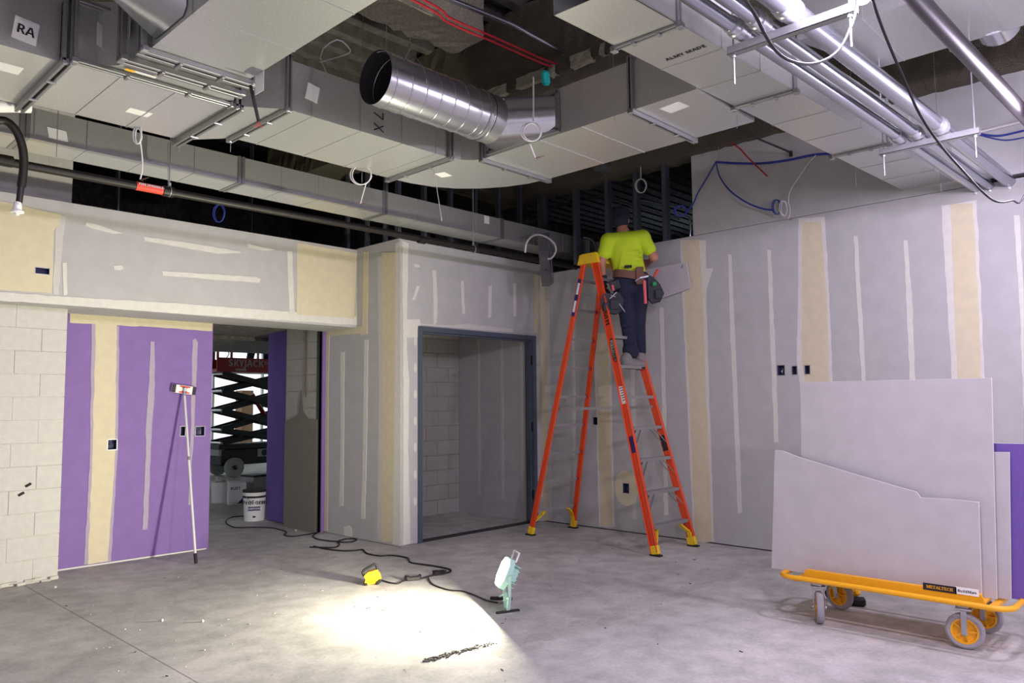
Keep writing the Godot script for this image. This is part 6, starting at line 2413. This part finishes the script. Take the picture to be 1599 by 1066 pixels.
	var at := [V(2.049, 0, -7.266), V(2.252, 0, -5.578), V(2.436, 0, -5.349), V(4.9, 0, -8.303)]
	for k in 4:
		st = tool()
		cb(st, at[k] + V(0, 0.009, 0), V(0.022, 0.02, 0.018), Basis(V(0.2, 1, 0.3).normalized(), k * 1.1), 0.006)
		solo("plaster_crumb", st, M.chip, lab[k], "crumb", "plaster crumbs")
	var chips := tool()
	rng.seed = 11
	for k in 300:
		var x := rng.randf_range(1.6, 6.8)
		var z := rng.randf_range(-7.0, -2.2)
		var s := rng.randf_range(0.002, 0.007)
		cb(chips, V(x, s * 0.25, z), V(s * rng.randf_range(1.0, 3.0), s * 0.5, s), Basis(Vector3.UP, rng.randf() * PI))
	var g := solo("floor_grit", chips, M.chip, "scattered plaster grit and chips over the floor", "grit")
	g.set_meta("kind", "stuff")
	chips = tool()
	for k in 190:
		var f := rng.randf()
		var q := (V(2.944, 0, -3.566)).lerp(V(3.458, 0, -3.512), f) + V(rng.randfn() * 0.012, 0, rng.randfn() * 0.016)
		var s := rng.randf_range(0.002, 0.011) * (1.3 - absf(f - 0.3))
		cb(chips, q + V(0, s * 0.25, 0), V(s * rng.randf_range(1.0, 2.6), s * 0.5, s * 0.8), Basis(Vector3.UP, rng.randf() * PI))
	for k in 45:
		var x := rng.randf_range(1.6, 6.8)
		var z := rng.randf_range(-7.0, -2.2)
		var s := rng.randf_range(0.003, 0.01)
		cb(chips, V(x, s * 0.25, z), V(s * rng.randf_range(1.0, 4.0), s * 0.5, s * 0.6), Basis(Vector3.UP, rng.randf() * PI))
	g = solo("dark_debris", chips, M.chip_dark, "dark line of swept debris on the floor in front", "debris")
	g.set_meta("kind", "stuff")


# ------------------------------------------------------------------ small things overhead and on the walls
func coil(c: Vector3, r: float, turns: int, tail: Array, m: Material, label: String, called: String = "cable_coil", squash: float = 1.0, rad: float = 0.005, top: float = 0.0) -> void:
	var rt := V(0.692, 0, 0.722)
	var st := tool()
	var pts := []
	for k in turns * 20 + 1:
		var a := TAU * k / 20.0
		var rr := r * (1.0 + 0.09 * sin(k * 0.31))
		pts.append(c + rt * (cos(a) * rr * squash + 0.008 * sin(k * 0.17)) + V(0, sin(a) * rr, 0) + V(0.6, 0, -0.6) * 0.002 * k / 20.0)
	tube(st, pts, rad, 6)
	if top > 0.0:
		tube(st, [c + V(0, r, 0), V(c.x, top, c.z)], rad, 6)
	var t := solo(called, st, m, label, "cable", "coiled cables overhead")
	if tail.size():
		st = tool()
		tube(st, smooth(tail, 4), rad, 6)
		part(t, "cable_tail", st, m)
		st = tool()
		var e: Vector3 = tail[-1]
		for k in 3:
			tube(st, [e, e + rt * (0.02 + 0.02 * k) + V(0, 0.012 * (k - 1), 0)], 0.002, 5)
		part(t, "bare_end", st, M.leather, "bare copper ends")


func overhead_small() -> void:
	coil(V(3.653, 3.283, -3.3), 0.062, 2, [V(3.639, 3.202, -3.3), V(3.669, 3.153, -3.3), V(3.688, 3.122, -3.3)], M.white_cable, "white cable coil hanging in front of the galvanized branch duct")
	var st := tool()
	tube(st, [V(3.678, 3.672, -3.3), V(3.673, 3.363, -3.3)], 0.006, 6)
	solo("hanging_cable", st, M.white_cable, "grey cable dropping beside the branch duct", "cable")
	coil(V(3.48, 3.321, -4.98), 0.08, 2, [V(3.529, 3.274, -4.98), V(3.499, 3.179, -4.98), V(3.475, 3.092, -4.98)], M.white_cable, "white cable coil below the middle duct", "cable_coil", 1.0, 0.005, DB)
	coil(V(1.891, 3.328, -5.3), 0.06, 2, [V(1.909, 3.288, -5.3), V(1.924, 3.189, -5.3), V(1.927, 3.101, -5.3), V(1.916, 3.032, -5.3)], M.white_cable, "white cable coil below the left duct", "cable_coil", 0.4, 0.005, DB)
	coil(V(7.3, 3.987, -4.897), 0.082, 3, [], M.white_cable, "white cable coil in the open studs above the worker", "cable_coil", 0.75, 0.005, 4.25)
	coil(V(7.33, 3.444, -3.296), 0.075, 3, [], M.blue_cable, "blue cable coil on the right wall under the duct", "cable_coil", 0.55)
	coil(V(7.3, 3.41, -3.211), 0.075, 2, [V(7.3, 3.452, -3.156), V(7.3, 3.372, -3.146), V(7.3, 3.298, -3.169)], M.white_cable, "white cable coil beside the blue one on the right wall", "cable_coil", 0.45)
	coil(V(3.261, 3.337, -7), 0.085, 3, [], M.blue_cable, "blue cable coil above the soffit", "cable_coil", 0.6)
	coil(V(7.36, 3.616, -4.42), 0.06, 2, [], M.blue_cable, "blue cable bundle in the studs beside the tall wall", "cable_coil", 1.1, 0.009)
	# blue data cables on the right wall
	for k in 2:
		st = tool()
		tube(st, smooth(lift([V(7.33, 3.862, -2.661), V(7.33, 3.902, -2.906), V(7.33, 3.91, -3.165), V(7.33, 3.939, -3.435), V(7.33, 4.004, -3.717), V(7.33, 4.072, -3.953)], -0.012 * k), 5), 0.007, 6)
		tube(st, smooth(lift([V(7.33, 4.072, -3.953), V(7.33, 3.933, -4.058), V(7.33, 3.781, -4.18), V(7.33, 3.652, -4.255), V(7.33, 3.59, -4.345)], -0.01 * k)), 0.006, 6)
		tube(st, smooth(lift([V(7.33, 4.065, -3.953), V(7.33, 3.902, -3.914), V(7.33, 3.725, -3.801), V(7.33, 3.567, -3.625), V(7.33, 3.467, -3.453), V(7.33, 3.433, -3.344)], -0.008 * k)), 0.006, 6)
		solo("blue_cable", st, M.blue_cable, ["upper of two blue data cables drooping along the right wall", "lower of two blue data cables drooping along the right wall"][k], "cable", "pair of blue wall cables")
	st = tool()
	tube(st, smooth([V(7.386, 3.761, -1.5), V(7.386, 3.708, -1.361), V(7.386, 3.707, -1.184), V(7.386, 3.703, -1.004)]), 0.009, 6)
	tube(st, smooth([V(7.389, 3.751, -1.501), V(7.389, 3.66, -1.318), V(7.389, 3.652, -1.138)]), 0.006, 6)
	solo("blue_cable_bundle", st, M.blue_cable, "blue cables by the trapeze end at the upper right", "cable")
	st = tool()
	tube(st, smooth([V(7.32, 3.886, -2.878), V(7.32, 3.805, -2.97), V(7.32, 3.685, -3.071), V(7.32, 3.572, -3.154), V(7.32, 3.458, -3.172)]), 0.006, 6)
	solo("white_wall_cable", st, M.white_cable, "white cable hanging in an arc by the straight duct", "cable")
	st = tool()
	tube(st, smooth([V(7.3, 4.334, -3.928), V(7.3, 4.171, -3.696), V(7.3, 4.001, -3.558), V(7.3, 3.778, -3.371)]), 0.008, 6)
	solo("red_wall_cable", st, M.red_cable, "short red cable ending on the upper right wall", "cable")
	st = tool()
	tube(st, smooth([V(1.433, 3.579, -3.9), V(1.466, 3.55, -3.9), V(1.508, 3.536, -3.9), V(1.553, 3.542, -3.9), V(1.596, 3.572, -3.9), V(1.618, 3.623, -3.9), V(1.624, 3.66, -3.9)]), 0.009, 6)
	solo("red_loop", st, M.red_cable, "red cable loop at the top left corner", "cable")
	# cord of the string lights
	st = tool()
	tube(st, smooth([V(3.347, 3.27, -1.09) + V(0, 0.15, 0)] + [V(3.294, 3.162, -1.1), V(3.206, 3.039, -1.1), V(3.095, 2.926, -1.1), V(2.953, 2.834, -1.1), V(2.78, 2.757, -1.1), V(2.608, 2.713, -1.1), V(2.489, 2.709, -1.1), V(2.407, 2.738, -1.1), V(2.34, 2.78, -1.1), V(2.252, 2.813, -1.1), V(2.088, 2.862, -1.1)]), 0.006, 8)
	tube(st, smooth([V(3.347, 3.27, -1.09) + V(0, 0.15, 0)] + [V(3.223, 3.113, -1), V(3.357, 3.018, -1), V(3.551, 2.916, -1), V(3.771, 2.808, -1), V(4.107, 2.738, -1), V(4.512, 2.698, -1), V(4.959, 2.664, -1)] + [V(5.012, 2.619, -0.95), V(5.4, 2.7, -0.95), V(5.809, 2.815, -0.95)] + [V(5.5, 3.29, -0.72)]), 0.006, 8)
	solo("string_light_cord", st, M.rubber_black, "drooping cord of the string lights at the upper right", "cord")
	# trapeze rods of the side branch, thin rods on the right
	st = tool()
	tube(st, [V(7.38, 3.776, -1.498), V(7.38, 3.785, -1.178), V(7.38, 3.785, -0.998)], 0.012, 8)
	solo("wall_conduit", st, M.white_cable, "thin pale conduit along the right wall at the edge", "conduit")
	st = tool()
	tube(st, [V(6.6, 4.204, -3.532), V(7.36, 3.984, -3.142)], 0.01, 8)
	var br := solo("brace_rod", st, M.iron_dark, "dark brace rod running to the right wall below the ducts", "rod")
	st = tool()
	cb(st, V(7.37, 3.974, -3.147), V(0.03, 0.06, 0.03), Basis(), 0.006)
	part(br, "end_clip", st, M.iron_dark)
	# bent wire over the joist
	st = tool()
	tube(st, smooth([V(3.05, DT, -4.6)] + [V(2.859, 3.963, -4.6), V(2.995, 4.143, -4.6), V(3.111, 4.105, -4.6), V(3.062, 4.05, -4.6), V(2.859, 3.93, -4.6)], 3), 0.005, 6)
	solo("bent_wire", st, M.white_cable, "bent bare wire sticking up behind the middle duct", "wire")
	# grey rod at the side of the duct
	st = tool()
	bar(st, V(2.032, 3.329, -4), V(2.087, 3.129, -4), 0.014, 0.014)
	var rw := solo("wire_whip", st, M.iron_dark, "short dark rod hanging at the joint of two ducts", "rod")
	st = tool()
	var e := V(2.087, 3.129, -4)
	for k in 5:
		tube(st, [e, e + V(0.02 * cos(k), -0.035, 0.02 * sin(k * 1.7))], 0.0016, 4)
	part(rw, "bare_end", st, M.red_label)
	# punched bracket with a loop of flex by the black pipe
	var o := V(6.707, 3.19, -5.88)
	var t := thing("punched_bracket", "punched grey steel bracket hanging on the black pipe", "bracket", o)
	st = tool()
	var flat: Array = [6.599, 3.489, 6.795, 3.527, 6.801, 3.241, 6.843, 3.015, 6.876, 2.926, 6.793, 2.878, 6.667, 2.865, 6.657, 2.948, 6.628, 3.218]
	var poly := PackedVector2Array()
	for i in flat.size() / 2:
		poly.append(Vector2(flat[i * 2], flat[i * 2 + 1]))
	var holes := []
	for q in [V(6.719, 3.362, -5.887), V(6.729, 3.286, -5.887), V(6.736, 3.072, -5.887)]:
		holes.append([Vector2(q.x, q.y), 0.026, 0.026])
	for q in [V(6.661, 3.346, -5.887), V(6.671, 3.271, -5.887), V(6.701, 3.068, -5.887)]:
		holes.append([Vector2(q.x, q.y), 0.01, 0.016])
	for q in punched(poly, holes):
		prism(st, q, V(0, 0, -5.89), V(1, 0, 0), V(0, 1, 0), V(0, 0, 1), 0.003)
	bar(st, V(6.588, 3.485, -5.87), V(6.645, 2.915, -5.87), 0.004, 0.02)
	bar(st, V(6.783, 3.523, -5.87), V(6.853, 2.937, -5.87), 0.004, 0.02)
	part(t, "plate", st, M.galv_flat)
	st = tool()
	tube(st, smooth([V(6.352, 3.223, -5.86), V(6.376, 3.331, -5.86), V(6.454, 3.417, -5.86), V(6.577, 3.466, -5.86), V(6.747, 3.454, -5.86), V(6.874, 3.396, -5.86), V(6.896, 3.313, -5.86), V(6.824, 3.226, -5.86), V(6.754, 3.201, -5.86)]), 0.012, 8)
	solo("flex_loop", st, M.white_cable, "loop of pale flex round the punched bracket", "cable")
	# conduits in the room beyond the open studs
	var lab := ["long bent conduit in the dark space above the worker", "short hooked conduit left of the worker's head", "hooked conduit right of the worker's head", "thin conduit crossing behind the open studs"]
	var runs := [smooth([V(7.7, 4.109, -7.599), V(7.7, 4.124, -6.623), V(7.7, 4.125, -5.862), V(7.7, 4.1, -5.609), V(7.7, 4.032, -5.512), V(7.7, 3.935, -5.476)]), smooth([V(7.7, 3.649, -5.71), V(7.7, 3.953, -5.703), V(7.7, 4.019, -5.661), V(7.7, 4.029, -5.581), V(7.7, 3.922, -5.322)]), smooth([V(7.7, 3.659, -5.282), V(7.7, 3.897, -5.275), V(7.7, 3.954, -5.236), V(7.7, 3.953, -5.152), V(7.7, 3.859, -4.908), V(7.7, 3.758, -4.614)]), [V(7.7, 3.906, -5.322), V(7.7, 3.628, -4.652)]]
	for k in 4:
		st = tool()
		tube(st, runs[k], 0.012, 8)
		solo("bent_conduit", st, M.conduit, lab[k], "conduit", "conduits behind the open studs")
	st = tool()
	tube(st, smooth([V(7.45, 3.562, -5.864), V(7.45, 3.541, -5.783), V(7.45, 3.48, -5.705), V(7.45, 3.395, -5.677)]), 0.012, 8)
	solo("pipe_stub", st, M.conduit, "short pipe stub curling down left of the worker", "conduit")
	st = tool()
	tube(st, smooth([V(7.42, 3.565, -4.4), V(7.42, 3.526, -4.345), V(7.42, 3.395, -4.341), V(7.42, 3.31, -4.352)]), 0.012, 8)
	solo("stub_conduit", st, M.conduit, "short conduit rising by the tall wall's edge", "conduit")
	# white sleeve on the beam
	st = tool()
	var wc := V(7.2, 4.289, -5.359)
	tube(st, [wc + V(-0.12, 0, 0), wc + V(0.05, 0, 0)], 0.07, 20)
	solo("white_sleeve", st, M.galv_flat, "short pale round sleeve under the beam above the worker", "sleeve")
	# thin hanger wires below the ducts
	var hw := [[V(3.911, 3.394, -4.6), V(3.998, 2.974, -4.6)], [V(5.615, 3.801, -5.95), V(5.63, 3.292, -5.95)], [V(7.3, 4.312, -3.898), V(7.3, 4.069, -3.907)], [V(2.348, 3.557, -5.95), V(2.363, 3.162, -5.95)], [V(1.596, 3.277, -6) + V(0, 1.6, 0), V(1.596, 3.277, -6)]]
	var hl := ["thin wire below the elbow of the middle duct", "thin wire dropping to the black pipe over the closet", "thin wire above the blue cables on the right wall", "thin wire dropping to the red pipe label", "thin wire in front of the long duct at the left"]
	for i in hw.size():
		var q: Array = hw[i]
		st = tool()
		tube(st, q, 0.003, 5)
		solo("drop_wire", st, M.zinc, hl[i], "wire", "thin drop wires")


func wall_boxes() -> void:
	for q in box_list():
		var n := V(-1, 0, 0) if q[0] == "x" else V(0, 0, 1)
		var u := V(0, 0, 1) if q[0] == "x" else V(1, 0, 0)
		var b := Basis(u, Vector3.UP, n)
		var c: Vector3 = q[2]
		var w: float = q[3]
		var h: float = q[4]
		var t := thing("electrical_box", q[6], "electrical box", c, "electrical boxes in the walls")
		var st := tool()
		for s in [-1.0, 1.0]:
			cb(st, c + u * s * (w / 2.0 - 0.0015) - n * 0.03, V(0.0025, h, 0.06), b)
			cb(st, c + V(0, s * (h / 2.0 - 0.0015), 0) - n * 0.03, V(w - 0.005, 0.0025, 0.06), b)
		cb(st, c - n * 0.06, V(w, h, 0.003), b)
		part(t, "box_shell", st, M.box_plastic, "blue plastic box")
		st = tool()
		for s in [-1.0, 1.0]:
			cb(st, c + u * s * w / 2.0 + n * 0.0025, V(0.005, h + 0.005, 0.008), b)
			cb(st, c + V(0, s * h / 2.0, 0) + n * 0.0025, V(w, 0.005, 0.008), b)
		part(t, "box_rim", st, M.galv_flat)
		if q[5]:
			st = tool()
			for k in q[5]:
				var x: float = (k - (q[5] - 1) / 2.0) * w * 0.26
				tube(st, smooth([c + u * x - n * 0.05 + V(0, h * (0.3 - 0.1 * k), 0), c + u * (x * 0.4 + 0.006) - n * 0.02 + V(0, 0.01 * k, 0), c + u * (x + 0.01 - 0.012 * k) - n * 0.01 - V(0, h * (0.1 + 0.1 * k), 0)], 3), 0.0025, 5)
			part(t, "wire_ends", st, M.zinc)
